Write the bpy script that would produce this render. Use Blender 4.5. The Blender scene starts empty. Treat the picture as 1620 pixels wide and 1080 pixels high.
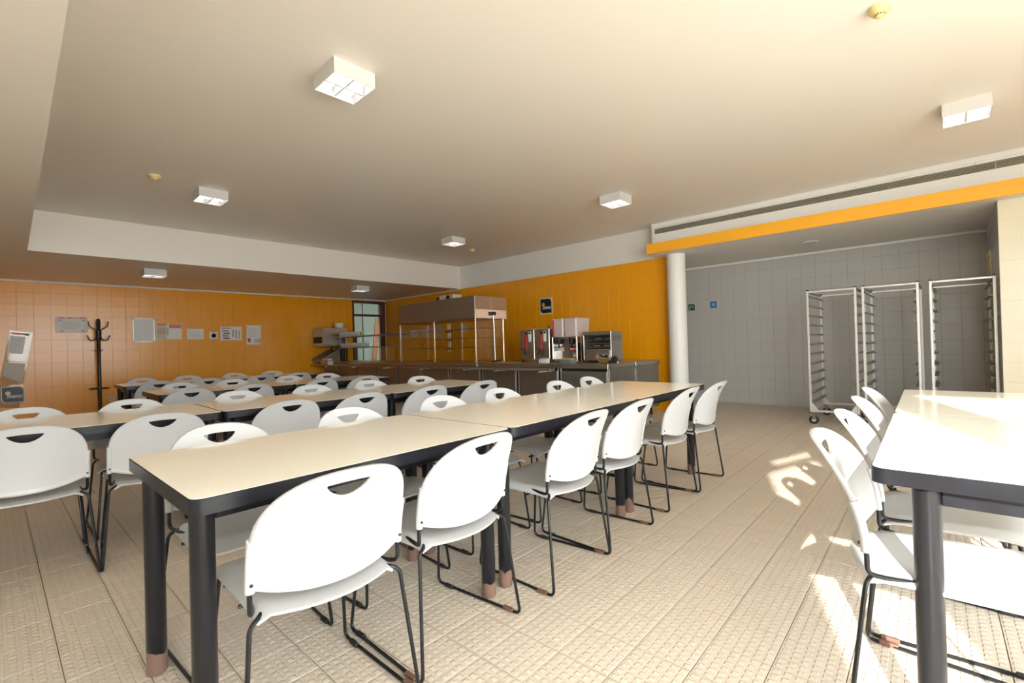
import bpy, math, random
from mathutils import Vector, Matrix

random.seed(7)
PI = math.pi
SC = bpy.context.scene
COL = SC.collection

# ------------------------------------------------------------------ camera, world, sun, exposure
CAM_Z = 1.105
YAW, PITCH, ROLL = 7.49499841e-01, 6.70133599e-03, -2.75974189e-02


def make_camera():
    cy, sy, cp, sp = math.cos(YAW), math.sin(YAW), math.cos(PITCH), math.sin(PITCH)
    fwd = Vector((cy * cp, sy * cp, sp))
    right0 = Vector((sy, -cy, 0))
    up0 = right0.cross(fwd)
    cr, sr = math.cos(ROLL), math.sin(ROLL)
    right = cr * right0 + sr * up0
    up = -sr * right0 + cr * up0
    cam = bpy.data.cameras.new('camera')
    cam.sensor_width = 36
    cam.lens = 740.4 * 36 / 1620
    cam.clip_start = 0.02
    o = bpy.data.objects.new('camera', cam)
    m = Matrix((right, up, -fwd)).transposed().to_4x4()
    m.translation = (0, 0, CAM_Z)
    o.matrix_world = m
    COL.objects.link(o)
    SC.camera = o


make_camera()

world = bpy.data.worlds.new('world')
SC.world = world
world.use_nodes = True
bg = world.node_tree.nodes['Background']
bg.inputs[0].default_value = (0.92, 0.955, 1.0, 1)
bg.inputs[1].default_value = 15.0

SUN_AZ, SUN_TAN = math.radians(19.8), 0.435
sun_l = bpy.data.lights.new('sun', 'SUN')
sun_l.energy = 26
sun_l.angle = math.radians(0.7)
sun_l.color = (1.0, 0.96, 0.90)
sun_o = bpy.data.objects.new('sun', sun_l)
sd = Vector((math.cos(SUN_AZ), math.sin(SUN_AZ), -SUN_TAN)).normalized()
sun_o.rotation_euler = sd.to_track_quat('-Z', 'Y').to_euler()
sun_o.location = (-12, -6, 7)
COL.objects.link(sun_o)

SC.view_settings.view_transform = 'Standard'
SC.view_settings.look = 'None'
SC.view_settings.exposure = 0.0
SC.view_settings.gamma = 1
SC.view_settings.use_curve_mapping = False
SC.cycles.use_denoising = True
SC.cycles.max_bounces = 9
SC.cycles.diffuse_bounces = 6
SC.cycles.transparent_max_bounces = 16
SC.cycles.sample_clamp_indirect = 6
SC.cycles.caustics_reflective = False
SC.cycles.caustics_refractive = False


def portal(name, s0, s1, z0, z1, M):
    l = bpy.data.lights.new(name, 'AREA')
    l.shape = 'RECTANGLE'
    l.size, l.size_y = s1 - s0, z1 - z0
    l.cycles.is_portal = True
    o = bpy.data.objects.new(name, l)
    q = Vector((0, 1, 0)).to_track_quat('-Z', 'Z').to_matrix().to_4x4()
    o.matrix_world = M @ Matrix.Translation(((s0 + s1) / 2, -.12, (z0 + z1) / 2)) @ q
    COL.objects.link(o)


# ------------------------------------------------------------------ materials
def mat(name, col, rough=0.5, metal=0.0, spec=0.5, noise=None, bump=None, emit=None, alpha=None, coat=0):
    m = bpy.data.materials.new(name)
    m.use_nodes = True
    nt = m.node_tree
    b = nt.nodes['Principled BSDF']
    b.inputs['Base Color'].default_value = (*col, 1)
    b.inputs['Roughness'].default_value = rough
    b.inputs['Metallic'].default_value = metal
    b.inputs['Specular IOR Level'].default_value = spec
    if coat:
        b.inputs['Coat Weight'].default_value = coat
    tc = nt.nodes.new('ShaderNodeTexCoord')
    if noise:                       # (scale, amount, second colour)
        n = nt.nodes.new('ShaderNodeTexNoise')
        n.inputs['Scale'].default_value = noise[0]
        n.inputs['Detail'].default_value = 4
        nt.links.new(tc.outputs['Object'], n.inputs['Vector'])
        r = nt.nodes.new('ShaderNodeValToRGB')
        r.color_ramp.elements[0].position = 0.5 - noise[1]
        r.color_ramp.elements[1].position = 0.5 + noise[1]
        r.color_ramp.elements[0].color = (*col, 1)
        r.color_ramp.elements[1].color = (*noise[2], 1)
        nt.links.new(n.outputs['Fac'], r.inputs['Fac'])
        nt.links.new(r.outputs['Color'], b.inputs['Base Color'])
    if bump:                        # (scale, strength, distance)
        n2 = nt.nodes.new('ShaderNodeTexNoise')
        n2.inputs['Scale'].default_value = bump[0]
        n2.inputs['Detail'].default_value = 3
        nt.links.new(tc.outputs['Object'], n2.inputs['Vector'])
        bp = nt.nodes.new('ShaderNodeBump')
        bp.inputs['Strength'].default_value = bump[1]
        bp.inputs['Distance'].default_value = bump[2]
        nt.links.new(n2.outputs['Fac'], bp.inputs['Height'])
        nt.links.new(bp.outputs['Normal'], b.inputs['Normal'])
    if emit:
        b.inputs['Emission Color'].default_value = (*emit[0], 1)
        b.inputs['Emission Strength'].default_value = emit[1]
    return m


def clear_mat(name, tint=(1, 1, 1), haze=0.0, haze_col=(0.8, 0.8, 0.8), gloss=0.03):
    """thin clear sheet: transparent + a little mirror + optional milky part"""
    m = bpy.data.materials.new(name)
    m.use_nodes = True
    nt = m.node_tree
    nt.nodes.clear()
    out = nt.nodes.new('ShaderNodeOutputMaterial')
    tr = nt.nodes.new('ShaderNodeBsdfTransparent')
    tr.inputs[0].default_value = (*tint, 1)
    gl = nt.nodes.new('ShaderNodeBsdfGlossy')
    gl.inputs['Roughness'].default_value = 0.03
    lw = nt.nodes.new('ShaderNodeLayerWeight')
    lw.inputs[0].default_value = 0.25
    mul = nt.nodes.new('ShaderNodeMath')
    mul.operation = 'MULTIPLY_ADD'
    mul.inputs[1].default_value = 0.3
    mul.inputs[2].default_value = gloss
    nt.links.new(lw.outputs['Fresnel'], mul.inputs[0])
    mx = nt.nodes.new('ShaderNodeMixShader')
    nt.links.new(mul.outputs[0], mx.inputs[0])
    nt.links.new(tr.outputs[0], mx.inputs[1])
    nt.links.new(gl.outputs[0], mx.inputs[2])
    last = mx
    if haze:
        df = nt.nodes.new('ShaderNodeBsdfDiffuse')
        df.inputs[0].default_value = (*haze_col, 1)
        mx2 = nt.nodes.new('ShaderNodeMixShader')
        mx2.inputs[0].default_value = haze
        nt.links.new(mx.outputs[0], mx2.inputs[1])
        nt.links.new(df.outputs[0], mx2.inputs[2])
        last = mx2
    nt.links.new(last.outputs[0], out.inputs['Surface'])
    return m


def floor_tile_mat(name, col, col2):
    """beige quarry tile with a 6 x 6 relief of small square studs (object space of each tile or of the floor grid)"""
    m = mat(name, col, 0.42, noise=(3.0, 0.25, col2))
    nt = m.node_tree
    b = nt.nodes['Principled BSDF']
    tc = nt.nodes.new('ShaderNodeTexCoord')
    sep = nt.nodes.new('ShaderNodeSeparateXYZ')
    nt.links.new(tc.outputs['UV'], sep.inputs[0])

    def M(op, a, bb=None, c=None):
        n = nt.nodes.new('ShaderNodeMath')
        n.operation = op
        for i, v in enumerate((a, bb, c)):
            if v is None:
                continue
            if isinstance(v, (int, float)):
                n.inputs[i].default_value = v
            else:
                nt.links.new(v, n.inputs[i])
        return n.outputs[0]
    edges = []
    for k in (0, 1):
        t = M('MULTIPLY', sep.outputs[k], 6.0)
        f = M('FRACT', t)
        d = M('ABSOLUTE', M('SUBTRACT', f, 0.5))      # 0 at the stud centre
        edges.append(d)
    mx = M('MAXIMUM', edges[0], edges[1])
    mr = nt.nodes.new('ShaderNodeMapRange')
    mr.interpolation_type = 'SMOOTHSTEP'
    mr.inputs['From Min'].default_value = 0.24
    mr.inputs['From Max'].default_value = 0.34
    mr.inputs['To Min'].default_value = 1
    mr.inputs['To Max'].default_value = 0
    nt.links.new(mx, mr.inputs['Value'])
    bp = nt.nodes.new('ShaderNodeBump')
    bp.inputs['Strength'].default_value = 0.7
    bp.inputs['Distance'].default_value = 0.0028
    nt.links.new(mr.outputs[0], bp.inputs['Height'])
    src = b.inputs['Base Color'].links[0].from_socket
    mxc = nt.nodes.new('ShaderNodeMix')
    mxc.data_type = 'RGBA'
    mxc.blend_type = 'MULTIPLY'
    mxc.inputs['Factor'].default_value = 1
    cr = nt.nodes.new('ShaderNodeValToRGB')  # relief shading put into the colour: stud outlines darkest, recesses slightly dimmed
    cr.color_ramp.elements[0].position = 0.0
    cr.color_ramp.elements[0].color = (0.93, 0.925, 0.91, 1)
    cr.color_ramp.elements[1].position = 1.0
    cr.color_ramp.elements[1].color = (1, 1, 1, 1)
    e = cr.color_ramp.elements.new(0.45)
    e.color = (0.89, 0.87, 0.84, 1)
    nt.links.new(mr.outputs[0], cr.inputs['Fac'])
    nt.links.new(src, mxc.inputs['A'])
    nt.links.new(cr.outputs['Color'], mxc.inputs['B'])
    nt.links.new(mxc.outputs['Result'], b.inputs['Base Color'])
    nt.links.new(bp.outputs['Normal'], b.inputs['Normal'])
    return m


def leg_mat(name):
    """black paint, chipped down to rusty steel near the floor (object space z of each leg)"""
    m = mat(name, (0.012, 0.012, 0.014), 0.28, spec=0.3)
    nt = m.node_tree
    b = nt.nodes['Principled BSDF']
    tc = nt.nodes.new('ShaderNodeTexCoord')
    sep = nt.nodes.new('ShaderNodeSeparateXYZ')
    nt.links.new(tc.outputs['Object'], sep.inputs[0])
    oi = nt.nodes.new('ShaderNodeObjectInfo')
    n = nt.nodes.new('ShaderNodeTexNoise')
    n.noise_dimensions = '4D'
    n.inputs['Scale'].default_value = 22
    nt.links.new(tc.outputs['Object'], n.inputs['Vector'])
    mw = nt.nodes.new('ShaderNodeMath')
    mw.operation = 'MULTIPLY'
    mw.inputs[1].default_value = 50
    nt.links.new(oi.outputs['Random'], mw.inputs[0])
    nt.links.new(mw.outputs[0], n.inputs['W'])
    a = nt.nodes.new('ShaderNodeMath')
    a.operation = 'MULTIPLY_ADD'
    a.inputs[1].default_value = -0.11
    nt.links.new(n.outputs['Fac'], a.inputs[0])
    nt.links.new(sep.outputs['Z'], a.inputs[2])
    lt = nt.nodes.new('ShaderNodeMath')
    lt.operation = 'LESS_THAN'
    lt.inputs[1].default_value = 0.018
    nt.links.new(a.outputs[0], lt.inputs[0])
    mixn = nt.nodes.new('ShaderNodeMix')
    mixn.data_type = 'RGBA'
    mixn.inputs['A'].default_value = (0.012, 0.012, 0.014, 1)
    mixn.inputs['B'].default_value = (0.21, 0.125, 0.095, 1)
    nt.links.new(lt.outputs[0], mixn.inputs['Factor'])
    nt.links.new(mixn.outputs['Result'], b.inputs['Base Color'])
    return m


def brushed(name, col, rough=0.32, metal=1.0):
    m = mat(name, col, rough, metal)
    nt = m.node_tree
    b = nt.nodes['Principled BSDF']
    tc = nt.nodes.new('ShaderNodeTexCoord')
    mp = nt.nodes.new('ShaderNodeMapping')
    mp.inputs['Scale'].default_value = (3, 3, 160)
    n = nt.nodes.new('ShaderNodeTexNoise')
    n.inputs['Scale'].default_value = 1.5
    nt.links.new(tc.outputs['Object'], mp.inputs[0])
    nt.links.new(mp.outputs[0], n.inputs['Vector'])
    bp = nt.nodes.new('ShaderNodeBump')
    bp.inputs['Strength'].default_value = 0.08
    bp.inputs['Distance'].default_value = 0.002
    nt.links.new(n.outputs['Fac'], bp.inputs['Height'])
    nt.links.new(bp.outputs['Normal'], b.inputs['Normal'])
    return m


def orange_mat(name, c1, c2, rough):
    return mat(name, c1, rough, noise=(0.9, 0.3, c2), bump=(6, 0.05, 0.01))


M_CEIL = mat('ceiling_paint', (0.86, 0.805, 0.74), 0.38, bump=(40, 0.03, 0.002))
M_WHITE = mat('white_wall_paint', (0.84, 0.82, 0.78), 0.5, bump=(30, 0.04, 0.002))
M_TRIM = mat('white_trim', (0.84, 0.83, 0.80), 0.5)
M_ORANGE = orange_mat('orange_tile', (0.85, 0.345, 0.004), (0.88, 0.36, 0.005), 0.24)
M_ORANGE_P = mat('orange_paint', (0.92, 0.43, 0.02), 0.45)
M_OGROUT = mat('orange_grout', (0.62, 0.25, 0.004), 0.8)
M_GREY = mat('grey_tile', (0.50, 0.485, 0.465), 0.2, noise=(1.0, 0.3, (0.52, 0.505, 0.485)))
M_GGROUT = mat('grey_grout', (0.36, 0.35, 0.33), 0.8)
M_CREAM = mat('cream_tile', (0.78, 0.72, 0.55), 0.2)
M_CGROUT = mat('cream_grout', (0.74, 0.685, 0.52), 0.8)
M_FTILE = floor_tile_mat('floor_tile', (0.64, 0.55, 0.455), (0.68, 0.59, 0.49))
M_FGROUT = mat('floor_grout', (0.36, 0.29, 0.21), 0.85)
M_PAVE = mat('terrace_paving', (0.74, 0.71, 0.66), 0.8, noise=(2, 0.2, (0.68, 0.65, 0.60)))
M_COL = mat('column_paint', (0.83, 0.81, 0.77), 0.45)
M_PLASTIC = mat('white_plastic', (0.505, 0.505, 0.505), 0.33, bump=(90, 0.03, 0.001))
M_BLACK = mat('black_metal', (0.010, 0.010, 0.011), 0.3, spec=0.35)
M_BLACKR = mat('black_rubber', (0.015, 0.015, 0.016), 0.6)
M_EDGE = mat('black_edge', (0.009, 0.009, 0.012), 0.32, spec=0.3, noise=(14, 0.2, (0.016, 0.016, 0.020)))
M_LEG = leg_mat('black_leg')
M_TOP = mat('cream_laminate', (0.92, 0.87, 0.745), 0.10, noise=(5, 0.3, (0.935, 0.885, 0.765)))
M_RUST = mat('rusty_glide', (0.17, 0.085, 0.055), 0.7)
M_STEEL = brushed('stainless_steel', (0.46, 0.42, 0.37), 0.34)
M_STEELD = brushed('dull_steel', (0.27, 0.245, 0.215), 0.4, 0.85)
M_CHROME = mat('chrome', (0.78, 0.77, 0.75), 0.16, 1.0)
M_ALU = mat('aluminium', (0.72, 0.70, 0.67), 0.38, 0.55)
M_SLIDE = mat('slide_metal', (0.36, 0.34, 0.31), 0.4, 0.4)
M_DARK = mat('dark_gap', (0.012, 0.011, 0.010), 0.6)
M_GLASS = clear_mat('clear_glass', (0.96, 0.98, 0.97))
M_GLASS_T = clear_mat('tumbler_glass', (0.93, 0.94, 0.94), 0.12, (0.9, 0.9, 0.9), 0.12)
M_ACRYL = clear_mat('acrylic_tank', (0.95, 0.90, 0.90), 0.45, (0.78, 0.70, 0.70), 0.08)
M_PERSPEX = clear_mat('hazy_perspex', (0.95, 0.92, 0.86), 0.18, (0.55, 0.42, 0.26), 0.03)
M_PAPER = mat('paper', (0.84, 0.83, 0.81), 0.7)
M_PAPER2 = mat('paper_cream', (0.62, 0.58, 0.48), 0.7)
M_RED = mat('red_print', (0.55, 0.03, 0.03), 0.5)
M_PINK = mat('pink_print', (0.70, 0.22, 0.15), 0.6)
M_GREYP = mat('grey_print', (0.35, 0.35, 0.35), 0.6)
M_TEALP = mat('teal_print', (0.06, 0.20, 0.22), 0.6)
M_TAN = mat('tan_print', (0.58, 0.42, 0.26), 0.6)
M_SIGN = mat('dark_green_sign', (0.006, 0.016, 0.014), 0.4)
M_SIGNW = mat('sign_white', (0.70, 0.68, 0.62), 0.5)
M_SIGNO = mat('sign_orange', (0.80, 0.30, 0.10), 0.5)
M_BLUE = mat('blue_sign', (0.03, 0.16, 0.42), 0.4)
M_GREEN = mat('green_sign', (0.01, 0.10, 0.08), 0.4)
M_LBLUE = mat('light_blue_print', (0.22, 0.42, 0.66), 0.5)
M_BOARD = mat('whiteboard', (0.60, 0.60, 0.57), 0.3)
M_YELLOW = mat('aged_plastic', (0.74, 0.60, 0.28), 0.4)
M_YEL = mat('yellow_plastic', (0.75, 0.50, 0.05), 0.5)
M_GPL = mat('grey_plastic', (0.22, 0.23, 0.24), 0.45)
M_LAMP = mat('lamp_tube', (1, 1, 1), 0.4, emit=((0.97, 0.98, 1.0), 3.5))
M_REFL = mat('lamp_reflector', (0.85, 0.86, 0.88), 0.25, 0.3)
M_HOUS = mat('lamp_housing', (0.62, 0.60, 0.57), 0.45)
M_WOOD = mat('dark_red_wood', (0.10, 0.025, 0.015), 0.4)
M_PLANK = mat('orange_wood', (0.42, 0.19, 0.07), 0.5)
M_PALEG = mat('pale_green_wall', (0.46, 0.53, 0.47), 0.5)
M_BLUEG = mat('blue_grey_door', (0.20, 0.25, 0.28), 0.5)
M_BROWN = mat('brown_tray', (0.16, 0.085, 0.04), 0.5)
M_FRAME = mat('window_frame', (0.70, 0.69, 0.66), 0.4)
M_DGREY = mat('vent_dark', (0.06, 0.055, 0.045), 0.7)
M_VENT = mat('vent_slat', (0.42, 0.38, 0.30), 0.5)
M_THREAD = mat('white_thread', (0.8, 0.8, 0.78), 0.8)
M_BEIGE = mat('beige_frame', (0.66, 0.56, 0.36), 0.5)
M_ORLAMP = mat('orange_lamp', (0.85, 0.25, 0.03), 0.3)


# ------------------------------------------------------------------ mesh helpers
class MB:
    def __init__(s):
        s.v, s.f, s.uv = [], [], None

    def add(s, vs, fs):
        n = len(s.v)
        s.v += [tuple(p) for p in vs]
        s.f += [tuple(i + n for i in f) for f in fs]
        return s

    def box(s, x0, x1, y0, y1, z0, z1, M=None):
        vs = [Vector((x, y, z)) for z in (z0, z1) for y in (y0, y1) for x in (x0, x1)]
        if M is not None:
            vs = [M @ p for p in vs]
        return s.add(vs, [(0, 2, 3, 1), (4, 5, 7, 6), (0, 1, 5, 4), (2, 6, 7, 3), (0, 4, 6, 2), (1, 3, 7, 5)])

    def bbox(s, x0, x1, y0, y1, z0, z1, b=0.004, M=None):
        """box with chamfered edges"""
        vs, fs = [], []
        X, Y, Z = (x0, x1), (y0, y1), (z0, z1)
        idx = {}
        for i in (0, 1):
            for j in (0, 1):
                for k in (0, 1):
                    sx, sy, sz = (1, -1)[i], (1, -1)[j], (1, -1)[k]
                    for a in range(3):
                        p = [X[i], Y[j], Z[k]]
                        for c, sg in ((0, sx), (1, sy), (2, sz)):
                            if c != a:
                                p[c] += sg * b
                        idx[i, j, k, a] = len(vs)
                        vs.append(Vector(p))
        q = [(0, 0), (1, 0), (1, 1), (0, 1)]
        for side in (0, 1):
            for a in range(3):
                ring = []
                for u, w in q:
                    c = [0, 0, 0]
                    c[a] = side
                    c[(a + 1) % 3] = u
                    c[(a + 2) % 3] = w
                    ring.append(idx[c[0], c[1], c[2], a])
                fs.append(tuple(ring if side else ring[::-1]))
        for a in range(3):               # edges along axis a
            b1, b2 = (a + 1) % 3, (a + 2) % 3
            for u in (0, 1):
                for w in (0, 1):
                    def g(t, face):
                        c = [0, 0, 0]
                        c[a] = t
                        c[b1] = u
                        c[b2] = w
                        return idx[c[0], c[1], c[2], face]
                    f = (g(0, b1), g(1, b1), g(1, b2), g(0, b2))
                    fs.append(f if (u ^ w) else f[::-1])
        for i in (0, 1):
            for j in (0, 1):
                for k in (0, 1):
                    f = (idx[i, j, k, 0], idx[i, j, k, 1], idx[i, j, k, 2])
                    fs.append(f if (i + j + k) % 2 else f[::-1])
        if M is not None:
            vs = [M @ p for p in vs]
        return s.add(vs, fs)

    def tube(s, path, r, n=8, cap=True):
        pts = [Vector(p) for p in path]
        t0 = (pts[1] - pts[0]).normalized()
        up = Vector((0, 0, 1)) if abs(t0.z) < 0.9 else Vector((1, 0, 0))
        nrm = (up - t0 * up.dot(t0)).normalized()
        vs, fs = [], []
        for i, p in enumerate(pts):
            if i == 0:
                t = t0
            elif i == len(pts) - 1:
                t = (pts[-1] - pts[-2]).normalized()
            else:
                t = ((pts[i] - pts[i - 1]).normalized() + (pts[i + 1] - pts[i]).normalized())
                t = t.normalized() if t.length > 1e-6 else t0
            nrm = (nrm - t * nrm.dot(t)).normalized()
            bn = t.cross(nrm)
            for k in range(n):
                a = 2 * PI * k / n
                vs.append(p + (nrm * math.cos(a) + bn * math.sin(a)) * r)
        for i in range(len(pts) - 1):
            for k in range(n):
                k2 = (k + 1) % n
                fs.append((i * n + k, i * n + k2, (i + 1) * n + k2, (i + 1) * n + k))
        if cap:
            fs.append(tuple(range(n))[::-1])
            fs.append(tuple((len(pts) - 1) * n + k for k in range(n)))
        return s.add(vs, fs)

    def lathe(s, prof, n=24, c=(0, 0, 0), axis='z'):
        vs, fs = [], []
        for r, h in prof:
            for k in range(n):
                a = 2 * PI * k / n
                x, y = r * math.cos(a), r * math.sin(a)
                p = {'z': (x, y, h), 'y': (x, h, -y), 'x': (h, x, y)}[axis]
                vs.append((p[0] + c[0], p[1] + c[1], p[2] + c[2]))
        m = len(prof)
        for i in range(m - 1):
            for k in range(n):
                k2 = (k + 1) % n
                fs.append((i * n + k, i * n + k2, (i + 1) * n + k2, (i + 1) * n + k))
        if prof[0][0] > 1e-6:
            fs.append(tuple(range(n))[::-1])
        if prof[-1][0] > 1e-6:
            fs.append(tuple((m - 1) * n + k for k in range(n)))
        return s.add(vs, fs)

    def prism(s, outline, a0, a1, plane='xy'):
        n = len(outline)
        vs = []
        for h in (a0, a1):
            for u, w in outline:
                vs.append({'xy': (u, w, h), 'xz': (u, h, w), 'yz': (h, u, w)}[plane])
        fs = [tuple(range(n))[::-1], tuple(range(n, 2 * n))]
        fs += [(k, (k + 1) % n, n + (k + 1) % n, n + k) for k in range(n)]
        return s.add(vs, fs)

    def mesh(s, name, smooth=False, angle=35):
        me = bpy.data.meshes.new(name)
        me.from_pydata(s.v, [], s.f)
        me.update()
        import bmesh
        b = bmesh.new()
        b.from_mesh(me)
        bmesh.ops.recalc_face_normals(b, faces=b.faces)
        b.to_mesh(me)
        b.free()
        if smooth:
            me.polygons.foreach_set('use_smooth', [True] * len(me.polygons))
            me.set_sharp_from_angle(angle=math.radians(angle))
        return me

    def build(s, name, m, parent=None, smooth=False, loc=None, angle=35):
        me = s.mesh(name, smooth, angle)
        if m:
            me.materials.append(m)
        return link(name, me, parent, loc)


def link(name, me, parent=None, loc=None):
    o = bpy.data.objects.new(name, me)
    COL.objects.link(o)
    if parent:
        o.parent = parent
    if loc:
        o.location = loc
    return o


def tag(o, label, cat, group=None):
    o['label'] = label
    o['category'] = cat
    if group:
        o['group'] = group
    return o


def thing(name, label, cat, loc=(0, 0, 0), rz=0, group=None):
    o = bpy.data.objects.new(name, None)
    o.empty_display_size = 0.1
    COL.objects.link(o)
    o.location = loc
    o.rotation_euler = (0, 0, rz)
    return tag(o, label, cat, group)


def struct(o):
    o['kind'] = 'structure'
    return o


def copy_tree(o, parent=None):
    c = o.copy()
    COL.objects.link(c)
    if parent:
        c.parent = parent
    for ch in o.children:
        copy_tree(ch, c)
    return c


def fillet(pts, r, seg=4):
    P = [Vector(p) for p in pts]
    out = [P[0]]
    for i in range(1, len(P) - 1):
        a, b = (P[i - 1] - P[i]), (P[i + 1] - P[i])
        d = min(r, a.length * 0.49, b.length * 0.49)
        p0, p2 = P[i] + a.normalized() * d, P[i] + b.normalized() * d
        for k in range(seg + 1):
            t = k / seg
            out.append((1 - t) ** 2 * p0 + 2 * t * (1 - t) * P[i] + t * t * p2)
    out.append(P[-1])
    return out


def rrect(x0, x1, y0, y1, r, n=5, corners=(1, 1, 1, 1)):
    out = []
    for (cx, cy, a0, on, px, py) in ((x1 - r, y1 - r, 0, corners[0], x1, y1), (x0 + r, y1 - r, 90, corners[1], x0, y1),
                                     (x0 + r, y0 + r, 180, corners[2], x0, y0), (x1 - r, y0 + r, 270, corners[3], x1, y0)):
        if on:
            for k in range(n + 1):
                a = math.radians(a0 + 90 * k / n)
                out.append((cx + r * math.cos(a), cy + r * math.sin(a)))
        else:
            out.append((px, py))
    return out


def text_mesh(name, body, size, m, parent, M, shear=0.0, ext=0.001):
    cu = bpy.data.curves.new(name, 'FONT')
    cu.body = body
    cu.size = size
    cu.shear = shear
    cu.extrude = ext
    cu.align_x = 'CENTER'
    cu.align_y = 'CENTER'
    cu.offset = 0.002
    o = bpy.data.objects.new(name, cu)
    COL.objects.link(o)
    dg = bpy.context.evaluated_depsgraph_get()
    me = bpy.data.meshes.new_from_object(o.evaluated_get(dg))
    bpy.data.objects.remove(o)
    bpy.data.curves.remove(cu)
    me.transform(M)
    me.materials.clear()
    me.materials.append(m)
    return link(name, me, parent)


# ------------------------------------------------------------------ tiled surfaces
def tile_mesh(name, plane, sgn, w, h, t, m, bev=0.0006, uv=None):
    """slab w x h, thickness t, lying in plane ('xz','yz','xy'), outward normal sign sgn, centred at its back"""
    b = MB()
    pts = []
    for (d, s) in ((0, 0), (t - bev, 0), (t, bev)):
        for (u, v) in ((-1, -1), (1, -1), (1, 1), (-1, 1)):
            uu, vv = u * (w / 2 - s), v * (h / 2 - s)
            pts.append({'xz': (uu, sgn * d, vv), 'yz': (sgn * d, uu, vv), 'xy': (uu, vv, sgn * d)}[plane])
    fs = []
    for k in range(2):
        for i in range(4):
            j = (i + 1) % 4
            fs.append((k * 4 + i, k * 4 + j, k * 4 + 4 + j, k * 4 + 4 + i))
    fs.append((8, 9, 10, 11))
    b.add(pts, fs)
    return b


def add_uv(me, fn):
    uvl = me.uv_layers.new(name='uv')
    for lp in me.loops:
        uvl.data[lp.index].uv = fn(me.vertices[lp.vertex_index].co)


def tiles(parent, plane, sgn, base, u0, u1, v0, v1, ustart, vstart, size, m, name, limit, key, joint=0.004, t=0.003, cut=None):
    """grid of tiles; cut(u,v) true -> no tile (opening).  Tiles at the border are trimmed."""
    cells = []
    nu0 = math.floor((u0 - ustart) / size)
    nu1 = math.ceil((u1 - ustart) / size)
    nv0 = math.floor((v0 - vstart) / size)
    nv1 = math.ceil((v1 - vstart) / size)
    for i in range(nu0, nu1):
        for j in range(nv0, nv1):
            a0, a1 = max(u0, ustart + i * size), min(u1, ustart + (i + 1) * size)
            b0, b1 = max(v0, vstart + j * size), min(v1, vstart + (j + 1) * size)
            if a1 - a0 < 0.02 or b1 - b0 < 0.02:
                continue
            cu, cv = (a0 + a1) / 2, (b0 + b1) / 2
            if cut and cut(cu, cv):
                continue
            cells.append((cu, cv, a1 - a0 - joint, b1 - b0 - joint))
    cells.sort(key=lambda c: key(c[0], c[1]))
    cache = {}
    rest = MB()
    for n, (cu, cv, w, h) in enumerate(cells):
        p = {'xz': (cu, base, cv), 'yz': (base, cu, cv), 'xy': (cu, cv, base)}[plane]
        if n < limit:
            k = (round(w, 3), round(h, 3))
            if k not in cache:
                me = tile_mesh(name, plane, sgn, w, h, t, m).mesh(name)
                me.materials.append(m)
                if plane == 'xy':
                    add_uv(me, lambda c, w=w, h=h: (0.5 + c.x / 0.196, 0.5 + c.y / 0.196))
                cache[k] = me
            link(name, cache[k], parent, p)
        else:
            tm = tile_mesh(name, plane, sgn, w, h, t, m)
            rest.add([Vector(q) + Vector(p) for q in tm.v], tm.f)
    if rest.v:
        me = bpy.data.meshes.new(name + '_field')
        me.from_pydata(rest.v, [], rest.f)
        me.update()
        me.materials.append(m)
        if plane == 'xy':
            add_uv(me, lambda c: ((c.x - ustart - 0.002) / 0.2 * 1.0, (c.y - vstart - 0.002) / 0.2))
        o = link(name + '_field', me, parent)
        o['kind'] = 'stuff'


# ------------------------------------------------------------------ room
ZC, ZL = 2.90, 2.40            # main ceiling, lowered ceiling
XR, YB = 7.0, 11.2             # right wall, back wall
XS, YS = 0.165, 8.07           # edges of the lowered ceilings
XL, YW = -1.6, -3.2            # left wall, window wall
XG = 8.45                      # grey wall of the alcove
YE = 3.17                      # end of the orange wall
XP, YP = 6.7, -0.393           # cream pier


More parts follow.
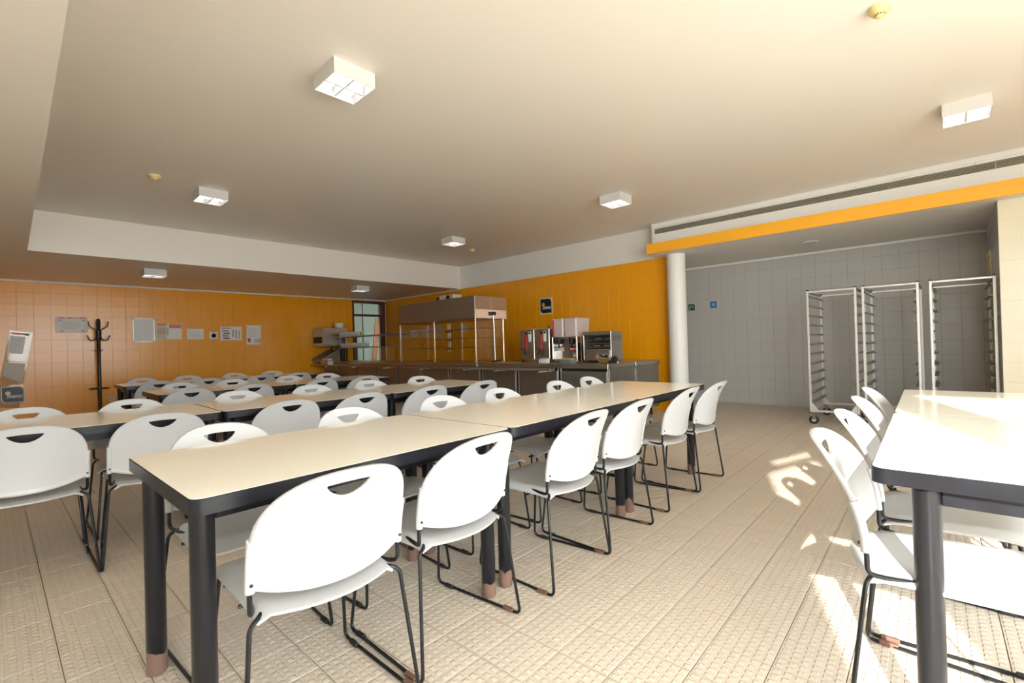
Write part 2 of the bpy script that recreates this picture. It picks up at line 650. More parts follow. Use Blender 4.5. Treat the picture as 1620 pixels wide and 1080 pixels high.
def room():
    fl = struct(MB().box(XL - .2, XG + .2, YW - .05, 13.2, -0.12, -0.006).build('floor', M_FGROUT))
    # tile grid is laid at a slight angle to the walls
    a = 0.0185
    ca, sa = math.cos(a), math.sin(a)
    fwd = Vector((math.cos(YAW), math.sin(YAW)))
    cells = []
    for i in range(-12, 50):
        for j in range(-18, 62):
            gx, gy = 0.156 + (i + 0.5) * 0.1985, 0.032 + (j + 0.5) * 0.1985
            x, y = gx * ca - gy * sa, gx * sa + gy * ca
            if not (XL < x < XG and -0.75 - 0.306 * (x + .9) < y < YB):
                continue
            if x > XR + 0.1 and y > 4.6 or x > XP and y < YP:
                continue
            d = Vector((x, y))
            f = d.normalized().dot(fwd)
            vis = f > 0.66 and (d.length * f) > 0.9
            cells.append((0 if vis else 1, d.length, x, y))
    cells.sort()
    tm = tile_mesh('floor_tile', 'xy', 1, 0.1955, 0.1955, 0.006, M_FTILE, 0.001)
    R2 = Matrix.Rotation(a, 3, 'Z')
    base = tm.mesh('floor_tile')
    base.materials.append(M_FTILE)
    add_uv(base, lambda c: (0.5 + c.x / 0.196, 0.5 + c.y / 0.196))
    rv, rf, ruv = [], [], []
    for n, (_, _, x, y) in enumerate(cells):
        if n < 300:
            o = link('floor_tile', base, fl, (x, y, -0.006 + random.uniform(-.0004, .0004)))
            o.rotation_euler = (0, 0, a)
        else:
            k = len(rv)
            for q in tm.v:
                rv.append(R2 @ Vector(q) + Vector((x, y, -0.006)))
                ruv.append((0.5 + q[0] / 0.196, 0.5 + q[1] / 0.196))
            rf += [tuple(i + k for i in f) for f in tm.f]
    me = bpy.data.meshes.new('floor_tile_field')
    me.from_pydata(rv, [], rf)
    me.materials.append(M_FTILE)
    uvl = me.uv_layers.new(name='uv')
    for lp in me.loops:
        uvl.data[lp.index].uv = ruv[lp.vertex_index]
    o = link('floor_tile_field', me, fl)
    o['kind'] = 'stuff'

    # ceilings
    c = MB()
    c.box(XS, XR + .15, 1.0, YS, ZC, ZC + .12).box(XL - .2, XR + .15, -.74, 1.0, ZC, ZC + .12)
    struct(c.build('ceiling', M_CEIL))
    c = MB()                                   # lowered part along the left and over the back
    c.box(XL - .2, XS, 1.0, YB + .2, ZL, ZC + .12)
    struct(c.build('ceiling_left_soffit', M_CEIL))
    c = MB()
    c.box(XS, XR + .15, YS, YB + .2, ZL, ZC + .12)
    struct(c.build('ceiling_back_soffit', M_CEIL))
    # slab over the alcove with the orange fascia, and the duct bulkhead standing on it
    s = MB().box(6.54, XG + .2, YW - .2, 3.26, ZL, 2.545).box(XR + .15, XG + .2, 3.26, 4.7, ZL, 2.545)
    struct(s.build('ceiling_alcove', M_WHITE))
    struct(MB().box(6.52, 6.54, YW - .2, 3.262, ZL - .002, 2.548).build('trim_1', M_ORANGE_P))
    b = MB()
    b.box(6.80, 7.1, YW - .2, 3.31, 2.545, 2.735)
    b.box(6.80, 7.1, YW - .2, 3.31, 2.83, ZC)
    b.box(6.84, 7.1, YW - .2, 3.31, 2.735, 2.83)
    b.box(6.80, 6.84, 3.27, 3.31, 2.735, 2.83)
    struct(b.build('trim_2', M_WHITE))
    struct(MB().box(6.785, 6.80, YW - .2, 3.31, 2.845, ZC - .001).build('trim_3', M_TRIM))

    # right wall, orange tiles below, white plaster above
    w = MB().box(XR + .003, XR + .15, YE, YB, 0, ZL)
    wr = struct(w.build('wall_right', M_OGROUT))
    struct(MB().box(XR, XR + .15, 3.26, YS, ZL + .003, ZC + .1).build('wall_right_upper', M_WHITE))
    tiles(wr, 'yz', -1, XR + .003, YE, YB, 0, ZL, 0.03, 0, 0.2, M_ORANGE, 'wall_tile', 300,
          lambda u, v: (u - 3) * 0.35 + max(0, 1.4 - v) * 3 * (u > 4.2), joint=0.0025)
    # back wall with door opening
    DX0, DX1, DZ = 6.03, 6.985, 2.36
    w = MB().box(XL - .2, DX0, YB + .003, YB + .2, 0, ZL).box(DX0, XR + .15, YB + .003, YB + .2, DZ, ZL)
    wb = struct(w.build('wall_back', M_OGROUT))
    tiles(wb, 'xz', -1, YB + .003, XL, XR, 0, ZL, 0.09, 0, 0.2, M_ORANGE, 'wall_tile', 300,
          lambda u, v: (v < 0.7) * 2 + (u < -0.15) * 5 + abs(u - 2.6) * 0.01, joint=0.0025, cut=lambda u, v: u > DX0 and v < DZ)
    struct(MB().box(XL, XR, YB - .022, YB - .001, ZL - .03, ZL).build('trim_4', M_TRIM))
    struct(MB().box(XR - .022, XR - .001, YS, YB - .02, ZL - .025, ZL).build('trim_5', M_TRIM))
    # left and front walls (outside the picture)
    struct(MB().box(XL - .2, XL, -.62, YB, 0, ZC).build('wall_left', M_WHITE))
    # grey tiled alcove
    w = MB().box(XG + .003, XG + .2, YP - .1, 4.7, 0, ZL)
    wg = struct(w.build('wall_alcove', M_GGROUT))
    tiles(wg, 'yz', -1, XG + .003, YP, 4.6, 0, ZL, 0.06, 0.02, 0.2, M_GREY, 'wall_tile', 300, lambda u, v: u, joint=0.003)
    struct(MB().box(XG - .02, XG, YP, 4.6, ZL - .03, ZL).build('trim_6', M_TRIM))
    struct(MB().box(XR + .15, XG + .2, 4.6, 4.7, 0, ZL).build('wall_alcove_end', M_WHITE))
    # cream pier and the alcove side wall
    w = MB().box(XP + .003, XG + .2, YW - .15, YP - .003, 0, ZL)
    wc = struct(w.build('wall_alcove_side', M_CGROUT))
    tiles(wc, 'yz', -1, XP + .003, YW - .1, YP, 0, ZL, YP, 0.0, 0.2, M_CREAM, 'wall_tile', 80, lambda u, v: -u, joint=0.003)
    tiles(wc, 'xz', 1, YP - .003, XP, XG, 0, ZL, XP, 0.02, 0.2, M_GREY, 'wall_tile_grey', 120, lambda u, v: -u, joint=0.003,
          cut=lambda u, v: 7.75 < u < 8.38 and v < 2.05)
    d = struct(MB().bbox(7.80, 8.33, YP - .03, YP - .012, 0.01, 2.0).build('door_1', M_GREY))
    for (x0, x1, z0, z1) in ((7.75, 7.81, 0, 2.06), (8.32, 8.38, 0, 2.06), (7.81, 8.32, 2.0, 2.06)):
        MB().bbox(x0, x1, YP - .012, YP + .014, z0, z1, .003).build('door_frame', M_BEIGE, d)
    h = MB().tube(fillet([(7.88, YP - .02, 1.02), (7.88, YP + .03, 1.02), (7.99, YP + .03, 1.02)], .015), .008)
    h.build('door_handle', M_CHROME, d, True)
    # column
    c = MB().lathe([(0.135, 0), (0.135, ZL)], 40, (6.9, 2.985, 0))
    struct(c.build('trim_7', M_COL, None, True))

    # window wall beside the camera, running at an angle to the room: frames, piers, panes
    A = math.radians(-17)
    MW_ = Matrix.Translation((-.9, -.85, 0)) @ Matrix.Rotation(A, 4, 'Z')
    HT = 3.25
    w = MB()
    S1 = 4.6

    def wb_(s0, s1, z0, z1):
        w.box(s0, s1, -.04, 0, z0, z1, MW_)
    wb_(-.95, -.22, 0, HT)
    wb_(-.22, -.10, 2.46, HT)
    wb_(-.10, .53, 2.46, 2.515)
    wb_(.53, .92, 0, 2.515)
    wb_(.615, .92, 2.515, 2.80)
    wb_(-.10, .615, 2.60, 2.80)
    wb_(-.10, .535, 2.80, HT)
    wb_(.675, .92, 2.80, HT)
    wb_(.535, .675, 3.07, HT)
    wb_(.92, S1, 2.66, HT)
    wb_(S1, 8.2, 0, HT)
    struct(w.build('wall_window_side', M_WHITE))
    n = 0
    for (s0, s1, zt) in ((-.22, .53, 2.46), (.92, 2.22, 2.66), (2.28, 3.44, 2.66), (3.50, 4.6, 2.66)):
        n += 1
        f = MB()
        t = .015
        for (a0, a1, z0, z1) in ((s0 - .03, s0 + t, 0, zt), (s1 - t, s1 + .03, 0, zt), (s0, s1, 0, .07), (s0, s1, zt - .012, zt + .01)):
            f.box(a0, a1, -.03, -.012, z0, z1, MW_)
        fo = struct(f.build('window_%d' % n, M_FRAME))
        MB().box(s0, s1, -.023, -.019, .07, zt - .012, MW_).build('pane', M_GLASS, fo)
        portal('window_portal', s0, s1, 0.05, zt, MW_)
    f = MB().box(-.12, .63, -.03, -.012, 2.505, 2.515, MW_).box(-.12, .63, -.03, -.012, 2.60, 2.61, MW_)
    fo = struct(f.build('window_5', M_FRAME))
    MB().box(-.10, .615, -.023, -.019, 2.515, 2.60, MW_).build('pane', M_GLASS, fo)
    f = MB().box(.52, .54, -.03, -.012, 2.79, 3.08, MW_).box(.67, .69, -.03, -.012, 2.79, 3.08, MW_)
    fo = struct(f.build('window_6', M_FRAME))
    MB().box(.54, .67, -.023, -.019, 2.80, 3.07, MW_).build('pane', M_GLASS, fo)
    # higher ceiling strip along the glazing, terrace outside
    struct(MB().box(XL - .2, XR + .15, -3.6, -.62, HT, HT + .1).build('ceiling_window_strip', M_CEIL))
    struct(MB().box(XL - .2, XR + .15, -.74, -.62, ZC + .12, HT).build('trim_8', M_WHITE))
    struct(MB().box(-14, 14, -16, -.05, -.1, -.02, MW_).build('ground', M_PAVE))


room()


# ------------------------------------------------------------------ back-corner doorway
def doorway():
    y = YB
    d = struct(MB().bbox(6.03, 6.07, y - .02, y + .14, 0, 2.36, .004).build('door_2', M_WOOD))
    MB().bbox(6.90, 6.985, y - .02, y + .14, 0, 2.36, .004).build('door_frame', M_WOOD, d)
    MB().bbox(6.07, 6.90, y - .02, y + .14, 2.30, 2.36, .004).build('door_frame', M_WOOD, d)
    MB().bbox(6.07, 6.90, y - .01, y + .06, 1.955, 2.01, .004).build('transom', M_WOOD, d)
    MB().box(6.07, 6.90, y + .02, y + .024, 2.01, 2.30).build('transom_pane', M_GLASS, d)
    # open leaf folded back into the corridor
    lf = MB().bbox(6.08, 6.12, y + .15, y + .95, 0.01, 1.95, .004).build('door_leaf', M_BLUEG, d)
    MB().lathe([(.018, 0), (.02, .03), (.0, .045)], 12, (6.12, y + .85, 1.02), 'x').build('door_knob', M_CHROME, lf, True)
    # corridor beyond
    yb = y + 1.9
    w = struct(MB().box(5.4, 9.2, yb + .02, yb + .1, 0, 2.6).build('wall_corridor', M_WOOD))
    for k in range(5):
        x = 5.72 + k * 0.56
        MB().bbox(x, x + .53, yb, yb + .02, 0.05, 2.50, .004).build('wall_panel', M_PALEG, w)
    struct(MB().box(5.3, 5.4, y + .2, yb + .1, 0, 2.6).build('wall_corridor_left', M_PALEG))
    struct(MB().box(9.2, 9.3, y + .2, yb + .1, 0, 2.6).build('wall_corridor_right', M_PALEG))
    struct(MB().box(7.15, 9.3, y + .1, y + .2, 0, 2.6).build('wall_corridor_front', M_PALEG))
    struct(MB().box(5.3, 9.3, y + .2, yb + .1, 2.6, 2.66).build('ceiling_corridor', M_WHITE))
    lp = thing('corridor_light', 'strip light on the corridor ceiling behind the dark red doorway', 'light', (7.2, y + 1.2, 2.6))
    MB().bbox(-.6, .6, -.08, .08, -.06, 0, .005).build('housing', M_HOUS, lp)
    MB().tube([(-.55, 0, -.075), (.55, 0, -.075)], .016).build('lamp_tube', mat('corridor_tube', (1, 1, 1), .5, emit=((.90, 1, .94), 4.5)), lp, True)
    pl = tag(MB().bbox(-.075, .075, -.012, .012, 0, 1.95, .003).build('plank', M_PLANK), 'orange brown wooden plank leaning inside the open doorway', 'plank')
    pl.location = (6.78, y + .42, 0.0)
    pl.rotation_euler = (0, math.radians(7), 0)
    cp = thing('dark_bottle', 'dark bottle silhouette standing beyond the doorway', 'bottle', (6.75, y + 1.2, 0))
    MB().lathe([(.06, 0), (.06, 1.2), (.05, 1.28), (.045, 1.5), (0, 1.52)], 16).build('body', M_BLACKR, cp, True)
    cp.name = 'post'
    tag(cp, 'dark upright post standing beyond the open doorway', 'post')


doorway()


# ------------------------------------------------------------------ chair
def chair_outline(n=64):
    """front outline of the backrest in (x,z), counter clockwise from the right side"""
    pts = []
    hw, zs, zt, zc, zb = 0.219, 0.60, 0.792, 0.500, 0.462
    for k in range(n // 2 + 1):                    # top arch, right to left
        a = PI * k / (n // 2)
        c, s = math.cos(a), math.sin(a)
        e = 2 / 2.5
        pts.append((hw * math.copysign(abs(c) ** e, c), zs + (zt - zs) * abs(s) ** e))
    pts += [(-hw, 0.565), (-hw, 0.53), (-hw, zc)]
    m = n // 2 - 6
    for k in range(1, m):                          # bottom, left to right, sagging
        u = -1 + 2 * k / m
        w = 0.93
        x = hw * u
        if abs(u) > w:
            z = zc
        else:
            z = zb + (zc - 0.004 - zb) * (abs(u) / w) ** 2.2
        pts.append((x, z))
    pts += [(hw, zc), (hw, 0.53), (hw, 0.565)]
    return pts


def hole_point(ang):
    """half-moon handle hole: nearly flat upper edge, round lower edge, seen from its centre (0, .742)"""
    c, s = math.cos(ang), math.sin(ang)
    best = None
    a, up, dn = 0.062, 0.013, 0.028
    # ray / outline intersection by marching
    r = 0.0
    while r < 0.09:
        x, z = r * c, r * s
        if abs(x) >= a:
            break
        q = 1 - (x / a) ** 2
        if z > up * (0.75 + 0.25 * q) or z < -dn * q ** 0.8 + up * 0.75 * (1 - q ** 0.8):
            break
        r += 0.0005
    return (r * c, 0.742 + r * s)


def back_y(x, z):
    t = max(0.0, (z - 0.47) / 0.32)
    lean = 0.118 * t ** 1.9
    return -0.187 - lean - 0.046 * (1 - min(1, (x / 0.219) ** 2)) + 0.012 * t


def hole_ang(ox, oz):
    # angles are spread so that the flat slot gets points at its two tips
    return math.atan2((oz - 0.742) * 0.45, ox)


def make_backrest():
    out = chair_outline()
    n = len(out)
    cx, cz = 0, 0.738
    ts = [0, .06, .16, .30, .46, .62, .78, .90, .955, .975, 1.0]
    rings = []
    for t in ts:
        ring = []
        for (ox, oz) in out:
            ang = hole_ang(ox, oz)
            hx, hz = hole_point(ang)
            ring.append((hx + (ox - hx) * t, hz + (oz - hz) * t))
        rings.append(ring)
    b = MB()
    vs, fs = [], []
    th = 0.0045
    for side in (0, 1):
        for t, ring in zip(ts, rings):
            for (x, z) in ring:
                y = back_y(x, z)
                rim = 0.003 if t >= .97 or t == 0 else 0.0
                off = (th + rim) if side else -(th + rim)
                if t == 1.0 or t == 0:
                    off *= 0.55
                vs.append((x, y - off, z))
    R = len(ts)

    def I(s, r, k):
        return s * R * n + r * n + (k % n)
    for s in (0, 1):
        for r in range(R - 1):
            for k in range(n):
                f = (I(s, r, k), I(s, r, k + 1), I(s, r + 1, k + 1), I(s, r + 1, k))
                fs.append(f if s else f[::-1])
    for k in range(n):
        fs.append((I(0, 0, k), I(0, 0, k + 1), I(1, 0, k + 1), I(1, 0, k)))
        fs.append((I(0, R - 1, k), I(1, R - 1, k), I(1, R - 1, k + 1), I(0, R - 1, k + 1)))
    b.add(vs, fs)
    # sockets for the posts at both lower corners
    for s in (-1, 1):
        p = [(s * .213, back_y(.213, z) + .002, z) for z in (.492, .53, .57, .61, .63)]
        b.tube(p, .0125, 10)
    return b


def make_seat():
    b = MB()
    nu, nv = 14, 14
    top, bot = [], []
    for j in range(nv + 1):
        v = j / nv
        for i in range(nu + 1):
            u = -1 + 2 * i / nu
            hw = 0.198 + 0.022 * v
            yr = -0.185 - 0.062 * (1 - u * u)
            yf = 0.215 + 0.012 * (1 - u * u)
            x = hw * u
            y = yr + (yf - yr) * v
            z = 0.437 + 0.016 * v
            z -= 0.014 * (1 - u * u) * math.sin(PI * min(1, v * 1.05))     # dish
            z -= 0.026 * max(0, (v - .78) / .22) ** 2                       # waterfall
            z -= 0.020 * max(0, (abs(u) - .84) / .16) ** 2                  # rolled sides
            z -= 0.010 * max(0, (.12 - v) / .12) ** 2
            top.append((x, y, z))
            bot.append((x * .985, y * .985, z - .009))
    N = nu + 1
    vs = top + bot
    fs = []
    o = len(top)
    for j in range(nv):
        for i in range(nu):
            a, c, d, e = j * N + i, j * N + i + 1, (j + 1) * N + i + 1, (j + 1) * N + i
            fs.append((a, c, d, e))
            fs.append((o + e, o + d, o + c, o + a))
    rim = [i for i in range(nu + 1)] + [j * N + nu for j in range(1, nv + 1)] + [nv * N + i for i in range(nu - 1, -1, -1)] + [j * N for j in range(nv - 1, 0, -1)]
    for k in range(len(rim)):
        a, c = rim[k], rim[(k + 1) % len(rim)]
        fs.append((a, o + a, o + c, c))
    return b.add(vs, fs)


CHAIR_GROUP = 'white plastic chairs along the table rows'


def make_chair():
    t = thing('stacking_chair', '', 'chair', (0, 0, 0), 0, CHAIR_GROUP)
    br = make_backrest().build('backrest', M_PLASTIC, t, True, angle=50)
    make_seat().build('seat', M_PLASTIC, t, True, angle=50)
    r = .0063
    for s in (-1, 1):
        MB().lathe([(.0045, 0), (.0045, .0035)], 8, (s * .213, back_y(.213, .515) - .0145, .515), 'y').build('screw', M_DARK, br)
        p = fillet([(s * .213, back_y(.213, .60), .60), (s * .213, -.186, .50), (s * .213, -.186, .432), (s * .198, -.150, .424), (s * .185, -.08, .426)], .03)
        MB().tube(p, .0066, 8).build('back_post', M_BLACK, t, True)
        p = fillet([(s * .170, -.11, .419), (s * .182, -.178, .421), (s * .216, -.190, .405), (s * .252, -.236, .0075), (s * .226, .235, .0075),
                    (s * .196, .190, .412), (s * .182, .10, .424)], .03, 5)
        MB().tube(p, r, 8).build('leg_frame', M_BLACK, t, True)
        MB().bbox(s * .2505 - .0085, s * .2505 + .0085, -.20, -.145, .001, .016, .003).build('glide', M_RUST, t)
        MB().bbox(s * .2275 - .0085, s * .2275 + .0085, .14, .19, .001, .016, .003).build('glide', M_BLACKR, t)
    for (y, z, w) in ((.13, .395, .199), (-.05, .402, .205)):
        MB().tube([(-w, y, z), (-w * .5, y, z - .004), (0, y, z - .005), (w * .5, y, z - .004), (w, y, z)], .0055, 7).build('cross_bar', M_BLACK, t, True)
    return t


ORD = ['first', 'second', 'third', 'fourth', 'fifth', 'sixth']
chair0 = make_chair()
_used = [False]


def place_chair(x, y, rz, label):
    o = chair0 if not _used[0] else copy_tree(chair0)
    _used[0] = True
    o.location = (x, y, 0)
    o.rotation_euler = (0, 0, rz)
    o['label'] = label
    return o


# ------------------------------------------------------------------ table
def make_table():
    t = thing('dining_table', '', 'table', (0, 0, 0), 0, 'cream laminate dining tables')
    L, W, r = 1.188, .785, .035
    MB().prism(rrect(-L / 2 + .003, L / 2 - .003, -W / 2 + .003, W / 2 - .003, r - .003, 5), .728, .7415).build('tabletop', M_TOP, t)
    # black edge band as a ring
    b = MB()
    n_out = rrect(-L / 2, L / 2, -W / 2, W / 2, r, 5)
    n_in = rrect(-L / 2 + .03, L / 2 - .03, -W / 2 + .03, W / 2 - .03, r * .5, 5)
    mid = rrect(-L / 2 + .0025, L / 2 - .0025, -W / 2 + .0025, W / 2 - .0025, r - .0025, 5)
    n = len(n_out)
    vs = [(x, y, .7385) for x, y in n_out] + [(x, y, .7405) for x, y in mid] + [(x, y, .698) for x, y in n_out] + [(x, y, .698) for x, y in n_in] + [(x, y, .727) for x, y in n_in]
    fs = []
    for k in range(n):
        j = (k + 1) % n
        fs += [(k, j, n + j, n + k), (2 * n + k, 2 * n + j, j, k), (3 * n + k, 3 * n + j, 2 * n + j, 2 * n + k), (4 * n + k, 4 * n + j, 3 * n + j, 3 * n + k),
               (n + k, n + j, 4 * n + j, 4 * n + k)]
    b.add(vs, fs)
    b.build('edge_band', M_EDGE, t, True, angle=30)
    ix, iy = L / 2 - .052, W / 2 - .115
    for (sx, sy) in ((-1, -1), (1, -1), (1, 1), (-1, 1)):
        o = MB().lathe([(.028, 0), (.0305, .004), (.0305, .699)], 20).build('leg', M_LEG, t, True)
        o.location = (sx * ix, sy * iy, 0)
    for s in (-1, 1):
        MB().bbox(-ix + .03, ix - .03, s * iy - .012, s * iy + .012, .652, .712, .002).build('apron', M_EDGE, t)
        MB().bbox(s * ix - .012, s * ix + .012, -iy + .03, iy - .03, .652, .712, .002).build('apron', M_EDGE, t)
    return t


table0 = make_table()
_tused = [False]


def place_table(x, y, rz, label):
    o = table0 if not _tused[0] else copy_tree(table0)
    _tused[0] = True
    o.location = (x, y, 0)
    o.rotation_euler = (0, 0, rz)
    o['label'] = label


def jit(a):
    return random.uniform(-a, a)


def furniture():
    TW = .785
    # (name, first table x0, number, near edge y at x0, slope, near chairs x, far chairs x)
    rows = [
        ('front', .29, 3, 1.372, .024, [.618, 1.158, 1.85, 2.36, 3.10, 3.61], [.62, 1.20, 1.87, 2.42, 3.12, 3.63]),
        ('second', -.29, 3, 3.29, -.012, [.065, .575, 1.235, 1.79, 2.38, 2.92], [.08, .585, 1.26, 1.81, 2.44, 3.04]),
        ('third', .90, 2, 5.16, 0.0, [1.19, 1.595, 2.32, 2.83], [1.265, 1.745, 2.385, 2.885]),
        ('rear', .90, 2, 7.02, 0.0, [1.205, 1.68, 2.335, 2.83], [1.205, 1.73, 2.38, 2.88]),
    ]
    where = {'front': 'front table row', 'second': 'second table row', 'third': 'third table row', 'rear': 'last table row by the posters'}
    pos3 = ['left end', 'middle', 'right end']
    pos2 = ['left end', 'right end']
    for (nm, x0, n, y0, sl, near, far) in rows:
        a = math.atan(sl)
        for k in range(n):
            xc = x0 + .594 + k * 1.1925
            yc = y0 + sl * (xc - x0) + TW / 2
            place_table(xc, yc, a + jit(.002), 'cream topped black table at %s of the %s' % ((pos3 if n == 3 else pos2)[k], where[nm]))
        legs = [x0 + .594 + k * 1.1925 + q * .542 for k in range(n) for q in (-1, 1)]

        def clear(x):
            for lx in legs:
                for q in (-1, 1):
                    d = x + q * .240 - lx
                    if abs(d) < .047:
                        x += math.copysign(.047, d) - d
            return x
        def spread(xs):
            xs = [clear(x) for x in xs]
            for i in range(0, len(xs), 2):
                d = .512 - (xs[i + 1] - xs[i])
                if d > 0:
                    xs[i] -= d / 2
                    xs[i + 1] += d / 2
            return xs
        near, far = spread(near), spread(far)
        for i, x in enumerate(near):
            place_chair(x, y0 + sl * (x - x0) + .122 + jit(.012), (a + jit(.03) if (nm, i) != ('front', 0) else -.04),
                        'white chair, %s from left on near side of %s' % (ORD[i], where[nm]))
        for i, x in enumerate(far):
            place_chair(x, y0 + sl * (x - x0) + TW - .122 + jit(.012), PI + a + jit(.035),
                        'white chair, %s from left on far side of %s' % (ORD[i], where[nm]))
    # the sunlit table pair on the right
    sl = .022
    a = math.atan(sl)
    for k in range(2):
        xc = 1.622 + .594 + k * 1.1925
        place_table(xc, .166 + sl * (xc - 1.622) - TW / 2, a, 'cream table in sunlight at right, the %s of the pair' % ('nearer' if k == 0 else 'farther'))
    nearfar = ['nearest', 'second nearest', 'third nearest', 'farthest']
    for i, x in enumerate([1.86, 2.40, 2.97, 3.50]):
        place_chair(x, -.004 + sl * (x - 1.622), PI + a + jit(.02), 'white chair in sunlight, %s of four along the right-hand tables' % nearfar[i])
    place_chair(3.30, -.40, a, 'white chair under the window side of the right-hand tables')


furniture()


# ------------------------------------------------------------------ ceiling lights, detectors, vents
def make_light():
    t = thing('ceiling_light', '', 'light', (0, 0, 0), 0, 'square box lights on the ceiling')
    w, h = .14, .10
    b = MB()
    b.box(-w, w, -w, w, -.012, 0)
    for s in (-1, 1):
        b.box(s * w - .004 if s > 0 else -w, w if s > 0 else -w + .004, -w, w, -h, -.012)
        b.box(-w + .004, w - .004, s * w - .004 if s > 0 else -w, w if s > 0 else -w + .004, -h, -.012)
    b.build('housing', M_HOUS, t)
    r = MB()
    r.box(-w + .006, w - .006, -w + .006, w - .006, -.03, -.014)
    r.build('reflector', M_REFL, t)
    MB().bbox(-.006, .006, -w + .006, w - .006, -h + .008, -.03, .002).build('louvre', M_REFL, t)
    MB().bbox(-w + .006, w - .006, -.006, .006, -h + .006, -.03, .002).build('louvre', M_REFL, t)
    for sx in (-1, 1):
        p = fillet([(sx * .07 - .02, -w + .012, -.058), (sx * .07 - .02, w - .03, -.058), (sx * .07 + .02, w - .03, -.058), (sx * .07 + .02, -w + .012, -.058)], .02)
        MB().tube(p, .013, 8).build('lamp_tube', M_LAMP, t, True)
    return t


def ceiling_things():
    L0 = make_light()
    spots = [(1.515, 2.84, ZC, 'white square ceiling light nearest the camera, above the front row'),
             (5.13, 2.96, ZC, 'white square ceiling light left of the vent grille end'),
             (5.07, 5.99, ZC, 'white square ceiling light in front of the food counter'),
             (1.555, 5.99, ZC, 'white square ceiling light near the left smoke detector'),
             (5.18, -.15, ZC, 'white square ceiling light at upper right near the vent grille'),
             (1.53, 8.90, ZL, 'white square light under the low ceiling above the coat stand side'),
             (4.98, 8.91, ZL, 'white square light under the low ceiling near the dark doorway')]
    for i, (x, y, z, lab) in enumerate(spots):
        o = L0 if i == 0 else copy_tree(L0)
        o.location = (x, y, z)
        o['label'] = lab
    for (x, y, lab) in ((1.02, 5.78, 'yellowed smoke detector on the left part of the ceiling'),
                        (3.28, .228, 'yellowed smoke detector at the upper right of the ceiling'),
                        (5.91, 6.44, 'small yellowed smoke detector near the far ceiling corner')):
        t = thing('smoke_detector', lab, 'detector', (x, y, ZC), 0, 'yellowed smoke detectors')
        MB().lathe([(.052, 0), (.054, -.014), (.050, -.022), (0, -.022)], 24).build('base', M_YELLOW, t, True)
        MB().lathe([(.043, -.022), (.040, -.036), (.024, -.040), (.024, -.052), (.014, -.058), (0, -.058)], 24).build('sensor_head', M_YELLOW, t, True)
        v = MB()
        for k in range(14):
            a = 2 * PI * k / 14
            v.box(-.002, .002, .0235, .0252, -.050, -.042, Matrix.Rotation(a, 4, 'Z'))
        v.build('vent_slots', M_DARK, t)
    d = thing('ceiling_speaker', 'flat white round disc on the ceiling above the tray racks', 'speaker', (7.487, 1.335, ZL))
    MB().lathe([(.085, 0), (.085, -.008), (.075, -.014), (0, -.014)], 28).build('rim', M_TRIM, d, True)
    MB().lathe([(.07, -.0142), (0, -.0165)], 28).build('grille', M_HOUS, d, True)
    # long vent grille
    g = thing('vent_grille', 'long slatted vent grille in the white bulkhead above the orange stripe', 'vent', (6.80, -1.15, 2.735))
    Ly = 3.27 + 1.15
    MB().box(.036, .039, 0, Ly, .005, .09).build('backing', M_DGREY, g)
    for z0, z1 in ((-.012, .008), (.087, .107)):
        MB().bbox(-.004, .004, 0, Ly, z0, z1, .001).build('frame', M_WHITE, g)
    for k in range(5):
        MB().box(.004, .030, 0, Ly, .017 + k * .0145, .0225 + k * .0145, None).build('slat', M_VENT, g)
    for y in (.75, 1.6, 2.45, 3.3):
        MB().box(.003, .032, y, y + .006, .006, .089).build('divider', M_VENT, g)
    for y in (.9, 1.9, 2.9):
        MB().lathe([(.004, -.006), (.003, -.003)], 8, (0, y, .098), 'x').build('screw', M_DARK, g)


ceiling_things()


